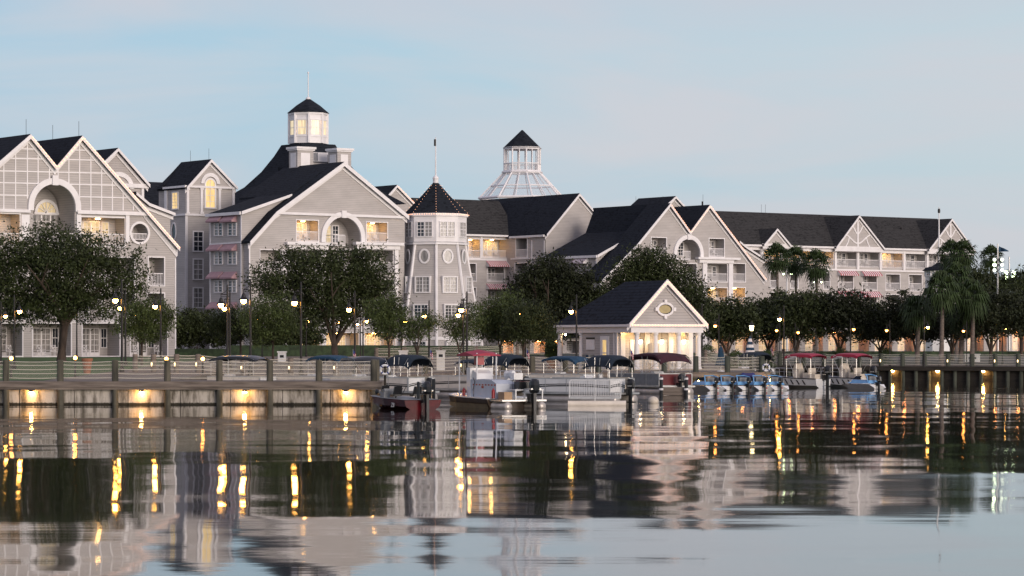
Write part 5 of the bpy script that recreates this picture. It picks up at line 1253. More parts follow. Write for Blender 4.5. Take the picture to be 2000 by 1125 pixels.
# fan palms
def make_palm(h,rc,seed,nf=26,droop=.5,trunk=.16,dead=True,blades=13):
    o=thing('palm_tree','x','palm tree'); rg=random.Random(seed); m=MB()
    m.tube([(0,0,-.3),(.06,0,h*.3),(.1,.05,h*.65),(0,0,h)],[trunk*1.4,trunk,trunk*.9,trunk*.95],9); m.build('trunk',M['palmbark'],o,smooth=True)
    m=MB()
    for i in range(nf):
        a=i*2.399+rg.uniform(-.3,.3); el=math.pi/2*(1-1.75*(i+.5)/nf)+rg.uniform(-.12,.12)
        L1=rc*rg.uniform(.38,.5); d=Vector((math.cos(a)*math.cos(el),math.sin(a)*math.cos(el),math.sin(el))); p0=Vector((0,0,h)); p1=p0+d*L1
        m.tube([p0,p1],[.03,.015],4,cap=False)
        side=d.cross(Vector((0,0,1)));
        if side.length<.1: side=Vector((1,0,0))
        side.normalize(); up=side.cross(d)
        for k in range(blades):
            q=(k/(blades-1)-.5)*R(210); dd=(d*math.cos(q)+side*math.sin(q)); L2=rc*rg.uniform(.48,.62)*(1-.25*abs(q)/2)
            b0=p1; b1=p1+dd*L2*.55+up*.03; b2=p1+dd*L2+Vector((0,0,-droop*L2*rg.uniform(.5,1.2))); w=(dd.cross(up)).normalized()*.06*rc/1.8
            m.add([b0,b1+w,b1-w,b2],[(0,1,2),(1,3,2)]); 
    m.build('crown',M['palm'],o)
    if dead:
        m=MB()
        for i in range(26):
            a=i*2.399; m.add([(0.08*math.cos(a),.08*math.sin(a),h-.1),(.38*math.cos(a),.38*math.sin(a),h-rg.uniform(.7,1.2)),(.3*math.cos(a+.35),.3*math.sin(a+.35),h-rg.uniform(.7,1.2))],[(0,1,2)])
        m.build('dead_fronds',M['tan'],o)
    return o
PP=[(1517,305,503,22,1,'leftmost of the three fan palms in front of the far right wing',.5),(1553,312,508,22,2,'middle one of the three fan palms in front of the far right wing',.5),(1594,308,517,23,3,'rightmost of the three fan palms in front of the far right wing',.5),
(1858,300,497,22,1,'taller fan palm in front of the right fretwork gable',.5),(1880,292,497,23,2,'bushy fan palm just right of the flagpole kiosk',.5),(1868,285,545,25,3,'shaggy palm crown below the two tall fan palms',.7),(1936,330,502,18,1,'small fan palm against the sky left of the floodlights',.5),
(1791,262,606,32,4,'drooping palm with a pale trunk, leftmost of the drooping ones',.9),(1838,258,566,38,5,'drooping palm with the tallest trunk of the group at the far right',.9),(1876,264,618,28,4,'drooping palm with a thin grey trunk behind the taller ones',.9),(1898,259,580,36,6,'drooping palm with the leaning trunk at the far right',.9)]
pal={}
for p,Y,py,rp,sd_,lab,dr in PP:
    x=X(p,Y); g_=G(x,Y); h=Z(py,Y)-g_; rc=rp*Y/F*(1.75 if dr<.8 else 1.3)
    o=make_palm(h,rc,sd_,42 if dr<.8 else 44,dr,.15 if dr<.8 else .2,dr<.8,13); o.location=(x,Y,g_); tag(o,lab,group='fan palms' if dr<.8 else 'drooping palms')
# spiky shrubs right
for p,Y,lab in ((1435,252,'spiky palmetto left of the striped umbrella behind the pale fence'),(1500,255,'spiky palmetto right of the striped umbrella'),(1380,250,'spiky palmetto beside the boathouse right corner'),(1730,266,'spiky palmetto under the trees left of the drooping palms'),(1640,268,'spiky palmetto behind the left red canopied boat')):
    o=make_palm(.5,1.3,int(p),18,.3,.1,False,11); x=X(p,Y); o.location=(x,Y,G(x,Y)); o.name='palmetto'; tag(o,lab,'palmetto','spiky palmettos')
# leaf colour of lawn edge: small strip of grass lit by lamps right of boathouse
sheetg('lawn_lit',M['grass'],X(1378,265),X(1500,265),263,283,.012,1,2)
# ------------------------------------------------------------------ boats. local frame: stern at x=0 facing +x, bow at -x, water at z=0
def q_(): return MB()
def outboard(par,x,y=0,z=.55,s=1.0,m='black'):
    q=q_(); V=[]
    q.lathe((0,0,0),[(.17,0),(.21,.1),(.22,.3),(.19,.45),(.10,.54)],10)
    q.v=[(x+.28*s+a*1.25*s,y+b*s*.9,z+.12*s+c*s) for a,b,c in q.v]
    q.box(W0,x+.18*s,x+.36*s,y-.06*s,y+.06*s,z-.95*s,z+.14*s); q.box(W0,x+.1*s,x+.55*s,y-.10*s,y+.10*s,z-.62*s,z-.58*s)
    q.box(W0,x-.08*s,x+.2*s,y-.12*s,y+.12*s,z-.25*s,z+.1*s)
    o=q.build('outboard_motor',M[m],par,smooth=False)
    q=q_(); q.lathe((0,0,0),[(.13,0),(.13,.02)],10); q.v=[(x+.42*s+c*s,y+a*s,z-.82*s+b*s) for a,b,c in q.v]; q.build('propeller',M['alu'],o)
    q=q_(); q.box(W0,x+.22*s,x+.44*s,y-.215*s,y+.215*s,z+.25*s,z+.30*s); q.build('cowling_stripe',M['alu'],o); return o
def canopy(par,x0,x1,W,zt,drop,m,n=12,ends=(.45,.45),name='canopy',frame=True,zb=1.35,val=.13,sd=0,endp=False):
    """cloth stretched over hoops, drooping at both ends"""
    q=q_(); pts=[]
    for i in range(n+1):
        t=i/n; x=x0+(x1-x0)*t; e=abs(2*t-1); z=zt-(.06*e*e)-(ends[1] if t>.5 else ends[0])*max(0,e-.62)**1.6/.38**1.6
        pts.append((x,z))
    k=12
    def row(dz,sh): return [(x,-W/2+W*j/k,z+dz+.10*(1-(2*j/k-1)**2)-sd*abs(2*j/k-1)**5) for x,z in pts for j in range(k+1)]
    vs=row(0,0)+row(-.045,0); N=(n+1)*(k+1)
    fs=[]
    for i in range(n):
        for j in range(k): a=i*(k+1)+j; fs.append((a,a+1,a+k+2,a+k+1)); fs.append((N+a,N+a+k+1,N+a+k+2,N+a+1))
    q.add(vs,fs)
    for sgn in ((-1,1) if val else ()):   # side valance
        vv=[]; 
        for x,z in pts: vv+=[(x,sgn*W/2,z),(x,sgn*(W/2+.01),z-val)]
        q.add(vv,[(2*i,2*i+1,2*i+3,2*i+2) for i in range(n)])
    for i in ((0,n) if endp else ()):
        x,z=pts[i]; q.add([(x,-W/2,z+.02),(x,W/2,z+.02),(x,W/2,z-.13),(x,-W/2,z-.13)],[(0,1,2,3)])
    c=q.build(name,M[m],par)
    if frame:
        xm=(x0+x1)/2
        for sgn in (-1,1):
            q=q_(); y=sgn*W/2*.97
            for a,b_ in ((x0+.1,xm-.2),(x0+(x1-x0)*.42,xm-.2),(x0+(x1-x0)*.6,xm+.1),(x1-.1,xm+.1)):
                za=np.interp((a-x0)/(x1-x0),[0,.2,.8,1],[zt-ends[0],zt-.05,zt-.05,zt-ends[1]]); q.tube([(a,y,za),(b_,y,zb)],.015,5)
            for a in (x0+.15,x1-.12): q.tube([(a,y,zt-.35),(a,y,zb)],.013,5)
            q.build('canopy_frame',M['alu'],par)
    return c
def usflag(par,x,y,z,s=.55):
    q=q_(); q.tube([(x,y,z-s*1.2),(x,y,z+s*.55)],.012,5); q.build('flagstaff',M['alu'],par)
    q=q_(); n=6; H=s*.62
    for j in range(7):
        q.m=j%2
        for i in range(n):
            if j<4 and i<3: q.m=2
            else: q.m=j%2
            f=lambda i,j:(x+.02+s*.5*i/n*.6, y-.03*math.sin(i*1.7), z+s*.5-H*j/7-.5*s*(i/n))
            q.add([f(i,j),f(i+1,j),f(i+1,j+1),f(i,j+1)],[(0,1,2,3)])
    q.build('flag',[M['flagred'],M['awnwhite'],M['flagblue']],par)
def text(par,body,size,loc,rot,m):
    c=bpy.data.curves.new('t','FONT'); c.body=body; c.size=size; c.extrude=.004; c.align_x='CENTER'
    t=bpy.data.objects.new('t',c); COL.objects.link(t); dg=bpy.context.evaluated_depsgraph_get(); me=bpy.data.meshes.new_from_object(t.evaluated_get(dg)); bpy.data.objects.remove(t)
    o=bpy.data.objects.new('lettering',me); COL.objects.link(o); o.parent=par; o.location=loc; o.rotation_euler=rot; me.materials.clear(); me.materials.append(M[m]); return o
def hull_panels(o,L_,W,z0,z1,m,stripe=None,sternm=None):
    """fence panels of a pontoon boat, one mesh with framing rails"""
    def pnl(fr,a,b_,mt,nm='side_panel'):
        q=q_(); n=max(1,int((b_-a)/1.3)); 
        q.m=0; q.box(fr,a,b_,0,.04,z0+.03,z1-.03); q.m=1
        q.box(fr,a,b_,-.012,.05,z1-.03,z1+.02); q.box(fr,a,b_,-.012,.05,z0,z0+.03)
        for i in range(n+1): x=a+(b_-a)*i/n; q.box(fr,x-.014,x+.014,-.013,.051,z0+.03,z1-.03)
        if stripe:
            q.m=2
            for zz,h in ((z0+(z1-z0)*.34,.035),(z0+(z1-z0)*.46,.022)):
                k=10
                for i in range(k): t0,t1=i/k,(i+1)/k; f=lambda t:zz+.10*math.sin(t*3.0); q.add([fr.w(a+(b_-a)*t,-.006,f(t)+e) for t,e in ((t0,-h),(t1,-h),(t1,h),(t0,h))],[(0,1,2,3)])
        q.build(nm,[M[mt],M['alu'],M['black']],o)
    pnl(Fr(-L_,-W/2,0),.15,L_-.25,m); f=Fr(-L_,W/2-.04,0); pnl(f,.15,L_-.25,m)
    pnl(Fr(-.25,-W/2,90),0,W*.62,sternm or m,'stern_panel'); pnl(Fr(-.29,W/2-W*.2,90),0,W*.2,sternm or m,'stern_panel')
def pontoon(label,px,Y,th,canm,pm='boatbeige',sm='boatwhite',L_=6.2,W=2.4,can=(-2.15,-.25),group='pontoon boats moored at the quay',stripe=True,tag_=None,motor=True,flag=True,zt=2.5,ends=(.12,.15),drop=0,extra=None):
    o=thing('pontoon_boat',label,'pontoon boat',(X(px,Y),Y,0),0,group); loc=o.location.copy(); o.location=(0,0,0)
    for sg in (-1,1):
        q=q_(); q.tube([(-L_-.25,sg*(W/2-.35),.30),(-L_+.1,sg*(W/2-.35),.14),(0,sg*(W/2-.35),.12),(.05,sg*(W/2-.35),.12)],[.03,.29,.29,.26],12); q.build('pontoon_tube',M['tube'],o,smooth=True)
    q=q_(); q.box(W0,-L_,0.1,-W/2,W/2,.42,.52); q.build('deck',M['alu'],o)
    hull_panels(o,L_,W,.53,1.30,pm,stripe,sm)
    q=q_(); q.box(W0,-L_+.4,-L_+1.9,-W/2+.06,-W/2+.65,.53,.95); q.box(W0,-L_+.4,-L_+1.9,-W/2+.06,-W/2+.2,.95,1.35); q.build('bench_seat',M['cream'],o); q=q_(); q.box(W0,-1.9,-.5,W/2-.7,W/2-.08,.53,.95); q.box(W0,-1.9,-.5,W/2-.22,W/2-.08,.95,1.35); q.build('bench_seat',M['cream'],o)
    q=q_(); q.box(W0,-3.2,-2.7,.1,.85,.53,1.25); q.extr(W0.off(.1) if 0 else Fr(0,.1,0),[(-3.2,1.25),(-2.7,1.25),(-2.85,1.42),(-3.15,1.42)],0,.75); q.build('helm_console',M['boatwhite'],o)
    q=q_(); q.lathe((0,0,0),[(.17,0),(.19,.015),(.17,.03)],14,cap=False); q.v=[(-2.62+c+a*.4,.45+b,1.18+a*.8) for a,b,c in q.v]; q.build('steering_wheel',M['black'],o)
    canopy(o,can[0],can[1],W-.15,zt,drop,canm,ends=ends,sd=.5 if canm=='navy' else .12,val=0 if canm=='navy' else .1)
    if motor: outboard(o,.05,0,.62,1.0)
    if flag: usflag(o,can[1]-.1,W/2-.3,zt+.15)
    if tag_: text(o,tag_,.17,(-.24+.005,-W/2+.95,.93),(R(90),0,R(90)),'black')
    if extra: extra(o)
    o.location=loc; o.rotation_euler=(0,0,R(-th)); return o
def frontcover(o):
    canopy(o,-4.4,-2.5,2.1,2.2,0,'navy',ends=(.1,.1),name='front_canopy',val=0,sd=.1)
def lamp_glow(o): pass
pontoon('beige and white pontoon boat with arched navy canopy behind the red bass boat',830,163,37,'navy',tag_='1-13',extra=frontcover)
pontoon('beige pontoon boat with arched navy canopy directly behind the grey work boat',1020,170,37,'navy',extra=frontcover)
pontoon('nearest white pontoon boat with arched navy canopy, behind the white railed float',1222,158,37,'navy',pm='boatwhite',tag_='1-21',motor=True,can=(-2.1,-.2))
pontoon('pontoon boat with flat blue canopy left of the boathouse quay, behind the nearest one',1165,181,33,'blue',motor=False,flag=False,can=(-3.4,-.9),ends=(.1,.25),zt=2.35)
def redextra(o): pass
pontoon('dark red pontoon boat with wide maroon canopy in front of the boathouse',1324,184,58,'maroon',pm='grey',sm='redpanel',W=2.6,can=(-3.9,-.2),flag=False,stripe=False,ends=(.35,.45),zt=2.55)
pontoon('pontoon boat with arched navy canopy beyond the lifebuoy corner of the quay',1497,222,50,'navy',flag=True)
pontoon('pontoon boat with dark canopy behind the left pier, leftmost of the three there',532,168,20,'black',motor=False,flag=False,can=(-3.6,-.6),ends=(.15,.15),L_=3.8,zt=2.45)
pontoon('pontoon boat with blue canopy and flag behind the left pier',690,170,25,'blue',motor=False,can=(-2.6,-.4),ends=(.18,.18),L_=5,zt=2.45)
pontoon('pontoon boat with black and white canopy at the end of the left pier',733,166,60,'black',motor=False,can=(-2.4,-.4),ends=(.15,.15),flag=False,L_=4.6,zt=2.4,pm='boatwhite')

# work boat
o=thing('work_boat','grey and white work boat with red canopy, brown hull and black outboard','work boat',(0,0,0)); W=2.8; L_=6.8
q=q_()
sec=[(-L_,.15,.62,.25),(-L_+.8,.95,.58,.05),(-L_+2.2,1.3,.53,-.05),(-1.2,1.4,.46,-.1),(-.9,1.4,.46,-.1)]
vs=[]
for x,hw_,zt_,zb_ in sec: vs+=[(x,-hw_,zt_),(x,-hw_*.86,zb_),(x,hw_*.86,zb_),(x,hw_,zt_)]
q.add(vs,[(4*i+j,4*i+j+1,4*i+j+5,4*i+j+4) for i in range(4) for j in range(4-1)]+[(0,1,2,3),(16,17,18,19)]); q.build('hull',M['brown'],o)
q=q_(); vs=[]
for x,hw_,zt_,zb_ in sec: vs+=[(x,-hw_-.03,zt_+.06),(x,hw_+.03,zt_+.06),(x,-hw_-.03,zt_),(x,hw_+.03,zt_)]
q.add(vs,[(4*i,4*i+1,4*i+5,4*i+4) for i in range(4)]+[(4*i,4*i+2,4*i+6,4*i+4) for i in range(4)]+[(4*i+1,4*i+3,4*i+7,4*i+5) for i in range(4)]+[(0,1,3,2),(16,17,19,18)]); q.build('deck',M['boatwhite'],o)
q=q_(); vs=[]
for x,hw_,zt_,zb_ in sec[1:]: vs+=[(x,-hw_*.99-.004,zt_*.45),(x,-hw_*.90-.012,zb_)]
q.add(vs,[(2*i,2*i+1,2*i+3,2*i+2) for i in range(3)]); q.build('lower_hull_band',M['tan'],o)
for y in (-.95,.95): q=q_(); q.tube([(-1.1,y,.10),(.5,y,.10),(.6,y,.10)],[.24,.24,.17],12); q.build('stern_float',M['tube'],o,smooth=True)
q=q_(); q.box(W0,-1.2,.45,-1.25,1.25,.36,.44); q.build('stern_platform',M['alu'],o)
q=q_(); f=Fr(0,-.95,0); q.extr(f,[(-3.5,.5),(-.75,.46),(-.75,1.22),(-1.25,1.40),(-3.5,1.42)],0,1.15); c=q.build('engine_box',M['workgrey'],o)
q=q_()
for i in range(8): q.box(f,-3.3+i*.33,-3.12+i*.33,-.006,-.002,1.12,1.19)
q.box(f,-2.35,-2.1,-.006,-.002,.98,1.1); q.build('red_markings',M['red'],c)
q=q_(); q.box(W0,-3.9,-3.5,-1.0,.3,.5,2.0); q.extr(f,[(-3.5,1.43),(-3.0,1.43),(-3.1,1.72),(-3.5,1.9)],.1,1.0); q.build('helm_console',M['boatwhite'],o)
q=q_(); q.tube([(-3.2,-.99,1.5),(-3.0,-.99,1.3),(-3.2,-.99,.9),(-3.15,-.99,.55)],.02,5); q.build('hose',M['black'],o)
q=q_()
for x,y in ((-4.5,-1.1),(-4.5,.2),(-2.95,-.9),(-2.95,.2)): q.tube([(x,y,.5),(x,y,2.75)],.035,6)
q.build('canopy_post',M['boatwhite'],o)
q=q_(); xs_=[-4.6,-3.7,-2.8]; ys_=[-1.2,-.4,.4]; hz={(0,0):2.66,(0,1):2.78,(0,2):2.66,(1,0):2.80,(1,1):2.92,(1,2):2.80,(2,0):2.64,(2,1):2.76,(2,2):2.64}
q.add([(xs_[i],ys_[j],hz[(i,j)]) for i in range(3) for j in range(3)]+[(xs_[i],ys_[j],2.60) for i in range(3) for j in range(3)],[(3*i+j,3*i+j+1,3*i+j+4,3*i+j+3) for i in range(2) for j in range(2)]+[(9,11,17,15),(0,1,10,9),(1,2,11,10),(6,7,16,15),(7,8,17,16),(0,3,12,9),(3,6,15,12),(2,5,14,11),(5,8,17,14)]); q.build('canopy',M['redcan'],o)
q=q_(); q.box(W0,-3.55,-3.2,-.75,-.35,2.15,2.58); q.build('red_life_bag',M['red'],o)
q=q_()
for x,y in ((-2.3,.45),(-1.9,.5),(-1.5,.4)): q.ball((x,y,1.65),.16,.16,.24,8,5)
q.tube([(-2.5,.2,1.42),(-2.5,.2,1.85),(-1.2,.2,1.85),(-1.2,.2,1.42)],.02,5); q.tube([(-2.5,.7,1.42),(-2.5,.7,1.85),(-1.2,.7,1.85),(-1.2,.7,1.42)],.02,5); q.box(W0,-1.25,-.85,.1,.6,1.42,1.75); q.build('deck_gear',M['boatwhite'],o)
q=q_(); q.box(W0,-.45,.1,-.1,.9,.98,1.32); q.tube([(-.5,-.15,.9),(-.5,-.15,1.4),(-.5,.95,1.4),(-.5,.95,.9)],.03,5); q.tube([(.15,-.15,.9),(.15,-.15,1.4),(.15,.95,1.4),(.15,.95,.9)],.03,5); q.m=1; q.box(W0,-.4,.05,-.05,.85,1.33,1.40); q.build('generator',[M['black'],M['redpanel']],o)
q=q_()
for y in (-.35,.15,.6,1.15):
    q.box(W0,.16,.21,y-.03,y+.03,.44,.92)
q.box(W0,-.4,.22,-.4,1.2,.90,.95); q.build('stern_frame',M['boatwhite'],o)
q=q_(); q.box(W0,-.55,.1,-.95,-.5,.44,.82); bx_=q.build('cardboard_box',M['card'],o)
for x,y in ((-3.95,-1.12),(-.75,-1.12)):
    q=q_(); z=.5; q.lathe((x,y,z),[(.085,0),(.085,.38),(.045,.44),(.03,.5)],10); q.build('fire_extinguisher',M['red'],o,smooth=False)
outboard(o,.45,.35,.62,1.3)
o.location=(X(1016,142.5),142.5,0); o.rotation_euler=(0,0,R(-62))

# bass boat
o=thing('bass_boat','low dark red bass boat with black seats and motors beside the end of the pier','bass boat',(0,0,0)); L_=5.2
sec=[(-L_,.06,.60,.45),(-L_+.5,.50,.60,.22),(-L_+1.5,.88,.58,.0),(-2.2,1.05,.52,-.12),(0,1.02,.46,-.15)]
vs=[]
for x,hw_,zt_,zb_ in sec: vs+=[(x,-hw_,zt_),(x,-hw_*.92,zt_*.45+zb_*.4),(x,-hw_*.45,zb_),(x,hw_*.45,zb_),(x,hw_*.92,zt_*.45+zb_*.4),(x,hw_,zt_)]
q=q_(); q.add(vs,[(6*i+j,6*i+j+1,6*i+j+7,6*i+j+6) for i in range(4) for j in range(5)]+[(0,1,2,3,4,5),(24,25,26,27,28,29)]); h=q.build('hull',M['redgel'],o)
q=q_(); vs=[]
for x,hw_,zt_,zb_ in sec: vs+=[(x,-hw_,zt_+.02),(x,hw_,zt_+.02)]
q.add(vs,[(2*i,2*i+1,2*i+3,2*i+2) for i in range(4)]); q.build('deck',M['grey'],o)
for x,y in ((-2.0,-.45),(-1.7,.5),(-4.2,0)):
    q=q_(); q.box(W0,x-.22,x+.22,y-.22,y+.22,.62,.72); q.lathe((x,y,.5),[(.04,0),(.04,.12)],6); q.add([(x+.2,y-.24,.7),(x+.2,y+.24,.7),(x+.3,y+.20,1.12),(x+.3,y-.20,1.12),(x+.12,y-.24,.7),(x+.12,y+.24,.7),(x+.22,y+.2,1.12),(x+.22,y-.2,1.12)],[(0,1,2,3),(4,5,6,7),(0,4,7,3),(1,5,6,2),(3,2,6,7)]); q.build('seat',M['black'],o)
q=q_(); q.box(W0,-2.9,-2.5,-.85,-.1,.5,.85); q.extr(Fr(0,-.8,0),[(-2.9,.86),(-2.5,.86),(-2.55,1.0),(-2.8,.95)],0,.6); q.build('console',M['grey'],o)
q=q_(); q.tube([(-L_+.1,.1,.62),(-L_+.9,.2,.75),(-L_+1.7,.2,.72)],.04,6); q.ball((-L_+.1,.1,.8),.13,.09,.14,8,5); q.build('trolling_motor',M['black'],o)
q=q_()
for i in range(5): q.tube([(-3.4+i*.1,.1*i,.62),(-2.9+i*.14,.1*i-.1,.9+.04*i)],.02,4)
q.build('rods',M['black'],o)
text(h,'Z8',.30,(-1.15,-1.075,.12),(R(84),0,R(0)),'boatwhite')
outboard(o,.1,0,.62,1.15)
o.location=(X(826,140),140,0); o.rotation_euler=(0,0,R(-60))

# open boats with stripes and red canopies
def stripeboat():
    o=thing('striped_boat','x','motor boat'); L_=5.0
    sec=[(-L_,.05,1.0,.72),(-L_+.45,.5,.93,.25),(-L_+1.3,.88,.82,.02),(-2,1.0,.72,-.1),(0,.98,.66,-.12)]
    vs=[]
    for x,hw_,zt_,zb_ in sec: vs+=[(x,-hw_,zt_),(x,-hw_*.9,zt_*.35+zb_*.55),(x,-hw_*.35,zb_),(x,hw_*.35,zb_),(x,hw_*.9,zt_*.35+zb_*.55),(x,hw_,zt_)]
    q=q_(); q.add(vs,[(6*i+j,6*i+j+1,6*i+j+7,6*i+j+6) for i in range(4) for j in range(5)]+[(24,25,26,27,28,29)]); h=q.build('hull',M['boatwhite'],o)
    q=q_(); vs=[]
    for x,hw_,zt_,zb_ in sec: vs+=[(x,-hw_*.98,zt_-.05),(x,hw_*.98,zt_-.05)]
    q.add(vs,[(2*i,2*i+1,2*i+3,2*i+2) for i in range(4)]); q.build('deck',M['workgrey'],o)
    q=q_()
    for sg in (-1,1): q.tube([(x,sg*hw_,zt_) for x,hw_,zt_,zb_ in sec],.035,6)
    q.build('gunwale',M['black'],o)
    q=q_()
    for i in range(6):
        x=-3.75+i*.52
        def hp(xx,t):
            ws=[(s[0],s[1],s[2],s[2]*.35+s[3]*.55) for s in sec]
            hw_=np.interp(xx,[w[0] for w in ws],[w[1] for w in ws]); za=np.interp(xx,[w[0] for w in ws],[w[2] for w in ws]); zb_=np.interp(xx,[w[0] for w in ws],[w[3] for w in ws])
            return (xx,-(hw_*(1-t)+hw_*.9*t)-.006,za*(1-t)+zb_*t)
        q.add([hp(x-.09,.25),hp(x+.03,.25),hp(x+.24,.88),hp(x+.10,.88)],[(0,1,2,3)])
    q.build('hull_stripes',M['black'],h)
    q=q_(); q.box(W0,-2.4,-1.9,-.35,.35,.7,1.35); q.extr(Fr(0,-.4,0),[(-2.4,1.36),(-2.0,1.36),(-2.15,1.78),(-2.22,1.78)],0,.8); q.build('console',M['cream'],o)
    q=q_(); q.box(W0,-1.5,-1.0,-.45,.45,.7,1.1); q.box(W0,-1.05,-.95,-.45,.45,1.1,1.45); q.box(W0,-.75,-.2,-.8,.8,.66,1.0); q.build('seat',M['cream'],o)
    q=q_(); z=1.05
    for sg in (-1,1):
        q.tube([(-4.6,sg*.38,.95),(-4.5,sg*.42,1.45),(-3.3,sg*.85,1.4),(-3.25,sg*.88,.8)],.02,5); q.tube([(-3.9,sg*.65,.85),(-3.9,sg*.66,1.43)],.015,5); q.tube([(-4.5,sg*.42,1.2),(-3.28,sg*.86,1.12)],.013,5)
    q.build('bow_rail',M['alu'],o)
    c=canopy(o,-2.75,-.35,1.9,2.45,0,'redcan',ends=(.1,.1),zb=.75,val=.2)
    q=q_(); 
    for k in range(7): a=R(200-22*k); b_=R(200-22*(k+1)); q.add([(-2.35+.16*math.cos(a),-.967,2.26+.10*math.sin(a)),(-2.35+.16*math.cos(b_),-.967,2.26+.10*math.sin(b_)),(-2.35+.12*math.cos(b_),-.967,2.26+.07*math.sin(b_)),(-2.35+.12*math.cos(a),-.967,2.26+.07*math.sin(a))],[(0,1,2,3)])
    for k in range(5): x=-2.22+k*.11; q.add([(x,-.967,2.22),(x+.07,-.967,2.22),(x+.07,-.967,2.31),(x,-.967,2.31)],[(0,1,2,3)])
    q.add([(-2.45,-.967,2.17),(-1.6,-.967,2.20),(-1.6,-.967,2.18),(-2.4,-.967,2.14)],[(0,1,2,3)])
    q.build('white_emblem',M['awnwhite'],c)
    outboard(o,.05,0,.85,1.15)
    return o
s1=stripeboat(); s2=copy_tree(s1)
for o,px,Y,th,lab in ((s1,1608,209,40,'white motor boat with black hull stripes and red canopy, left of two alike'),(s2,1697,211,42,'white motor boat with black hull stripes and red canopy, right of two alike')):
    o.location=(X(px,Y),Y,0); o.rotation_euler=(0,0,R(-th)); tag(o,lab,group='striped boats with red canopies')

# small blue and white speed boats
def smallboat():
    o=thing('small_speedboat','x','small boat'); q=q_()
    for sg in (-1,1):
        q.add([(-2.9,sg*.5,.34),(-2.2,sg*.72,.36),(0,sg*.80,.33),(.35,sg*.62,.08),(-2.2,sg*.35,-.05),(0,sg*.40,-.08),(-2.4,sg*.2,.34),(0,sg*.25,.34)],[(0,1,4),(1,2,5,4),(2,3,5),(0,4,6),(4,5,7,6),(2,3,7),(3,5,7),(0,1,6),(1,2,7,6)])
    q.box(W0,-2.3,0,-.4,.4,.02,.3); h=q.build('hull',M['boatwhite'],o)
    q=q_()
    q.add([(-2.75,0,.42),(-2.0,-.62,.40),(-.2,-.66,.40),(-2.0,.62,.40),(-.2,.66,.40),(-1.9,-.4,.66),(-.3,-.5,.62),(-1.9,.4,.66),(-.3,.5,.62),(-2.3,0,.55)],[(0,1,5,9),(1,2,6,5),(0,3,7,9),(3,4,8,7),(9,5,7),(2,6,8,4),(0,1,2,4,3)]); q.build('cowl',M['skyblue'],o)
    q=q_(); q.box(W0,-1.25,-.35,-.36,.36,.5,.66); q.box(W0,-.5,-.35,-.36,.36,.66,.9); q.build('seat',M['grey'],o)
    q=q_(); q.tube([(-.35,-.55,.5),(-.45,-.52,.92),(-.8,-.35,1.02),(-.8,.35,1.02),(-.45,.52,.92),(-.35,.55,.5)],.045,6); q.build('roll_bar',M['skyblue'],o)
    q=q_(); q.add([(-1.9,-.38,.68),(-1.9,.38,.68),(-1.65,.34,.92),(-1.65,-.34,.92)],[(0,1,2,3)]); q.build('windscreen',M['dark'],o)
    q=q_(); q.box(W0,-.005,.01,.12,.32,.12,.24); q.build('red_decal',M['red'],h)
    outboard(o,.0,0,.42,.78)
    return o
sb=smallboat(); fl=[True]
for i,(px,Y,th) in enumerate(((1396,196.5,62),(1428,197,61),(1459,197,60),(1491,197,61),(1521,197.5,60),(1712,204,48))):
    o=sb if i==0 else copy_tree(sb); o.location=(X(px,Y),Y,0); o.rotation_euler=(0,0,R(-th))
    tag(o,['small blue and white speedboat nearest the red pontoon boat','second small blue and white speedboat from the red pontoon boat','third small blue and white speedboat from the red pontoon boat','fourth small blue and white speedboat from the red pontoon boat','small blue and white speedboat touching the left striped motor boat','lone small blue and white speedboat behind the right striped motor boat'][i],group='small blue and white speedboats')

# white railed float
Y=149; x0,x1=X(1111,Y),X(1213,Y); o=thing('railed_float','narrow float with a white baluster railing in front of the nearest pontoon boat','floating dock',((x0+x1)/2,Y,0))
q=q_(); q.tube([(x0-.05,Y,.09),(x1+.25,Y,.09)],.17,14); q.build('float_tube',M['boatbeige'],o,smooth=True)
q=q_(); q.box(W0,x0,x1,Y-.02,Y+1.1,.36,.44); q.build('deck',M['alu'],o)
q=q_(); zt_=1.33
for i in range(29): x=x0+.1+(x1-x0-.2)*i/28; q.box(W0,x-.011,x+.011,Y-.011,Y+.011,.50,zt_-.04)
q.tube([(x0+.02,Y,.40),(x0+.02,Y,zt_-.1),(x0+.10,Y,zt_),(x1-.10,Y,zt_),(x1-.02,Y,zt_-.1),(x1-.02,Y,.40)],.026,6); q.tube([(x0,Y,.5),(x1,Y,.5)],.022,6); q.tube([((x0+x1)/2,Y-.01,.12),((x0+x1)/2,Y-.01,zt_)],.026,6); q.build('railing',M['boatwhite'],o)
# little wooden landing with ringed piles
Y=177.5; x0,x1=X(1291,Y),X(1340,Y); o=thing('wooden_landing','low grey plank landing between two ringed piles below the red pontoon boat','floating dock',((x0+x1)/2,Y,0))
q=q_(); q.box(W0,x0,x1,Y,Y+1.5,.02,.52); q.build('planks',M['timber'],o)
for x in (x0,x1): 
    q=q_(); q.lathe((x,Y-.15,0),[(.11,-.8),(.11,1.15),(.06,1.22)],10); p=q.build('pile',M['black'],o); q=q_(); q.lathe((x,Y-.15,1.0),[(.125,0),(.125,.12)],10); q.lathe((x,Y-.15,.35),[(.14,0),(.14,.12)],10); q.build('pile_ring',M['awnwhite'],p)
for px,Y,zt_,r,lab in ((817,141,1.35,.075,'thin black mooring pile at the stern of the red bass boat'),(847,144.5,1.45,.09,'thicker black mooring pile before the bow of the grey work boat')):
    q=q_(); q.lathe((X(px,Y),Y,0),[(r,-.8),(r,zt_-.05),(r*.7,zt_)],10); tag(q.build('mooring_pile',M['black'],None,origin=(X(px,Y),Y,0)),lab,'mooring pile')
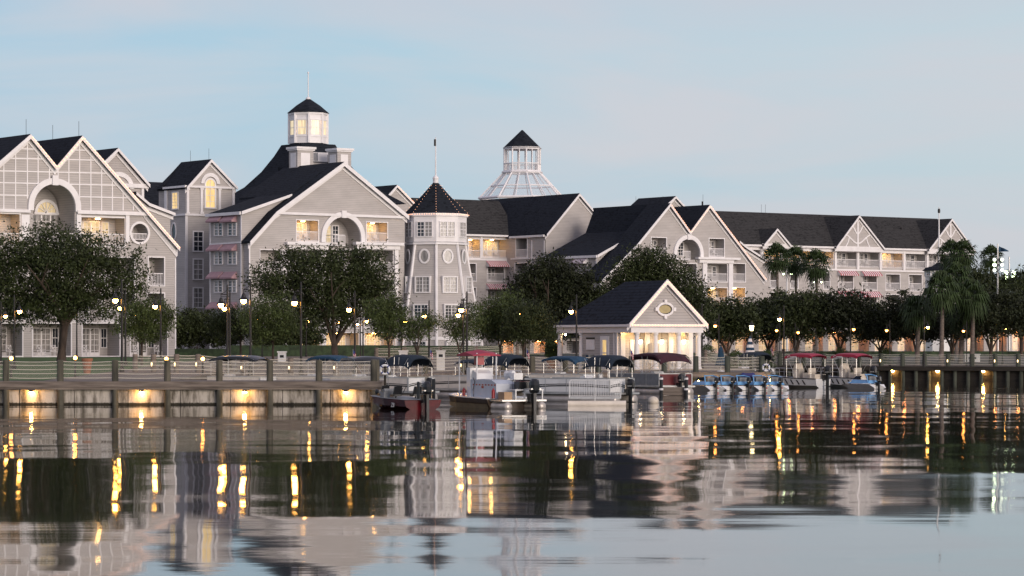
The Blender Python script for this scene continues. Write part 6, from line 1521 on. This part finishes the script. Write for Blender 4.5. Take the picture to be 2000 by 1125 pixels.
q=q_(); q.ball((X(1276,155),155,.12),.30,.30,.26,12,8); tag(q.build('mooring_buoy',M['cream'],None,smooth=True,origin=(X(1276,155),155,0)),'cream round buoy floating at the stern of the nearest pontoon boat','buoy')
def lifering(px,py,Y,lab,pole):
    x,z=X(px,Y),Z(py,Y); o=thing('life_ring',lab,'life ring',(x,Y,z))
    q=q_(); pts=[(x+.23*math.cos(2*math.pi*k/20),Y-.1,z+.23*math.sin(2*math.pi*k/20)) for k in range(21)]; q.tube(pts,.065,8,cap=False); q.build('ring',M['boatwhite'],o,smooth=True)
    q=q_()
    for k in range(4):
        a=R(45+90*k); q.tube([(x+.23*math.cos(a-.15),Y-.1,z+.23*math.sin(a-.15)),(x+.23*math.cos(a+.15),Y-.1,z+.23*math.sin(a+.15))],.07,8)
    q.build('band',M['flagblue'],o)
    if pole: q=q_(); q.lathe((x,Y,0),[(.06,-.8),(.06,z-.3),(.05,z+.35)],8); q.build('pole',M['timberdark'],o)
lifering(752,722,150.4,'white life ring on a dark pole at the end of the left pier',True)
lifering(1496,718,200,'white life ring hanging on the corner post of the quay',False)
q=q_(); q.tube([(X(1450,199.4),199.4,1.0),(X(1472,199.4),199.4,1.0)],[.19,.19],10); q.ball((X(1452,199.4),199.4,1.0),.2,.2,.22,10,6); q.ball((X(1470,199.4),199.4,1.0),.2,.2,.22,10,6)
tag(q.build('boat_fender',mat('fender_blue',(.02,.02,.12),.5,.2,5),None,origin=(X(1461,199.4),199.4,1.0)),'dark blue fender bundle hung on the quay timber above the speedboats','fender')
# loose gear on the quay
def umbrella(px,ytop,ybot,Y,lab,striped):
    x=X(px,Y); g_=G(x,Y); zt_=Z(ytop,Y); zb_=Z(ybot,Y); o=thing('patio_umbrella',lab,'umbrella',(x,Y,g_))
    q=q_(); q.tube([(x,Y,g_),(x,Y,zt_)],.03,6); q.lathe((x,Y,g_),[(.28,0),(.28,.06),(.1,.1)],12); q.build('pole',M['boatwhite'],o)
    q=q_(); n=14; H=zt_-zb_; prof_=[(.03,1.0),(.11,.85),(.17,.62),(.20,.42),(.27,.22),(.36,.03),(.30,0)]
    if striped: prof_=[(.02,1),(.10,.86),(.16,.7),(.21,.55),(.26,.4),(.30,.26),(.33,.12),(.34,0)]
    vs=[];fs=[]
    for r,t in prof_:
        for k in range(n*2): a=math.pi*k/n; rr=r*(1+.22*(k%2)); vs.append((x+rr*math.cos(a),Y+rr*math.sin(a),zb_+H*t))
    N=n*2
    for i in range(len(prof_)-1):
        q.m=(i%2) if striped else 0
        b0=i*N; q.add([vs[b0+k] for k in range(N)]+[vs[b0+N+k] for k in range(N)],[(k,(k+1)%N,(k+1)%N+N,k+N) for k in range(N)])
    q.build('folded_canopy',[M['blue'],M['awnwhite']],o)
umbrella(1408,676,714,206,'folded plain blue umbrella on the quay above the small speedboats',False)
umbrella(1465,656,694,238,'folded blue and white striped umbrella among the shrubs',True)
def planter(px,ytop,Y,lab,w=.62,h=None):
    x=X(px,Y); g_=G(x,Y); zt_=Z(ytop,Y); o=thing('flower_planter',lab,'planter',(x,Y,g_),0,'white pedestal flower planters')
    q=q_(); q.box(W0,x-w/2,x+w/2,Y-w/2,Y+w/2,g_,zt_-.3); q.box(W0,x-w/2-.06,x+w/2+.06,Y-w/2-.06,Y+w/2+.06,zt_-.3,zt_-.2); q.m=1; q.box(W0,x-w*.25,x+w*.25,Y-w/2-.006,Y-w/2-.002,zt_-.7,zt_-.5); q.build('pedestal',[M['boatwhite'],M['black']],o)
    rg=np.random.default_rng(int(px)); leafobj('flowers',leaves([(x,Y,zt_-.12,w*.55,w*.55,.2)],900,.045,int(px),.08,10,0,.7),M['flower'],o)
for a in ((551,681,224,'white flower planter between the small round tree and the middle oak'),(788,679,214,'white flower planter below the slim young tree, left of two near the tower'),(861,679,216,'white flower planter before the right edge of the flared tower'),(1142,690,236,'white planter beside the left column of the boathouse'),(1897,687,268,'white planter on the far dock among the palm trunks',1.4)): planter(*a)
def pot(px,ytop,Y,lab,r):
    x=X(px,Y); g_=G(x,Y); q=q_(); h=Z(ytop,Y)-g_; q.lathe((x,Y,g_),[(r*.62,0),(r*.95,h*.85),(r*1.08,h*.86),(r*1.08,h),(r*.9,h*.99)],14); tag(q.build('terracotta_pot',M['terra'],None,origin=(x,Y,g_)),lab,'plant pot')
pot(1077,701,231.6,'terracotta pot holding the pointed conifer left of the boathouse',.45); pot(170,700,172,'tall terracotta pot on the lawn right of the big oak trunk',.32)
# patio chairs
def chair():
    o=thing('patio_chair','x','chair'); 
    q=q_(); q.box(W0,-.28,.28,-.25,.25,.38,.42); q.build('seat',M['white'],o)
    q=q_(); f=Fr(0,.24,0); frame_bars(q,f,-.24,.24,.5,.95,.04,0,.04); q.bar(f,(-.24,.5),(.24,.95),.04,.005,.035); q.bar(f,(-.24,.95),(.24,.5),.04,.006,.034); q.build('backrest',M['white'],o)
    for a in (-.26,.22):
        for b_ in (-.24,.2): q=q_(); q.box(W0,a,a+.04,b_,b_+.04,0,.46 if b_>0 else .38); q.build('leg',M['white'],o)
    q=q_(); q.box(W0,-.32,-.26,-.25,.25,.6,.64); q.box(W0,.26,.32,-.25,.25,.6,.64); q.build('armrest',M['white'],o)
    return o
c0=chair()
labs=['white cross backed chair at the far left ground floor patio','white cross backed chair just left of the big oak trunk','white cross backed chair partly behind the big oak trunk','white cross backed chair on the patio right of the oak trunk','white cross backed chair under the young tree at the wing corner','white cross backed chair in the rightmost ground floor patio']
for i,px in enumerate((20,80,107,168,268,309)):
    o=c0 if i==0 else copy_tree(c0); s,_=A.fr.at(px,690,.8); p=A.fr.w(s,.8,2.12); o.location=p; o.rotation_euler=(0,0,R(AL+10)); tag(o,labs[i],group='white chairs on the ground floor patios')
# ------------------------------------------------------------------ roof vents, rods and downpipes
def vent(b,px,py,d,h=.5,r=.09,name='vent_pipe'):
    s,z=b.fr.at(px,py,d); p=b.fr.w(s,d,z); q=MB(); q.tube([(p.x,p.y,z-1.2),(p.x,p.y,z+h)],r,7); q.build(name,M['metal'],b.o)
for b,px,py,d in ((A,51,262,2),(A,154,266,2),(A,103,272,12),(B,408,312,2),(B,372,316,6),(Fw,1373,399,1.5),(Fw,1295,402,5),(Fw,1242,403,9),(Rw,1487,417,7),(Rw,1495,417,7),(C,640,325,6)):
    vent(b,px,py,d,1.3,.018,'lightning_rod')
for b,px,py,d in ((Fw,1372,400,2.5),(Rw,1560,440,5),(Rw,1760,450,4),(D,960,430,4),(C,600,365,3)): vent(b,px,py,d,.45,.12)
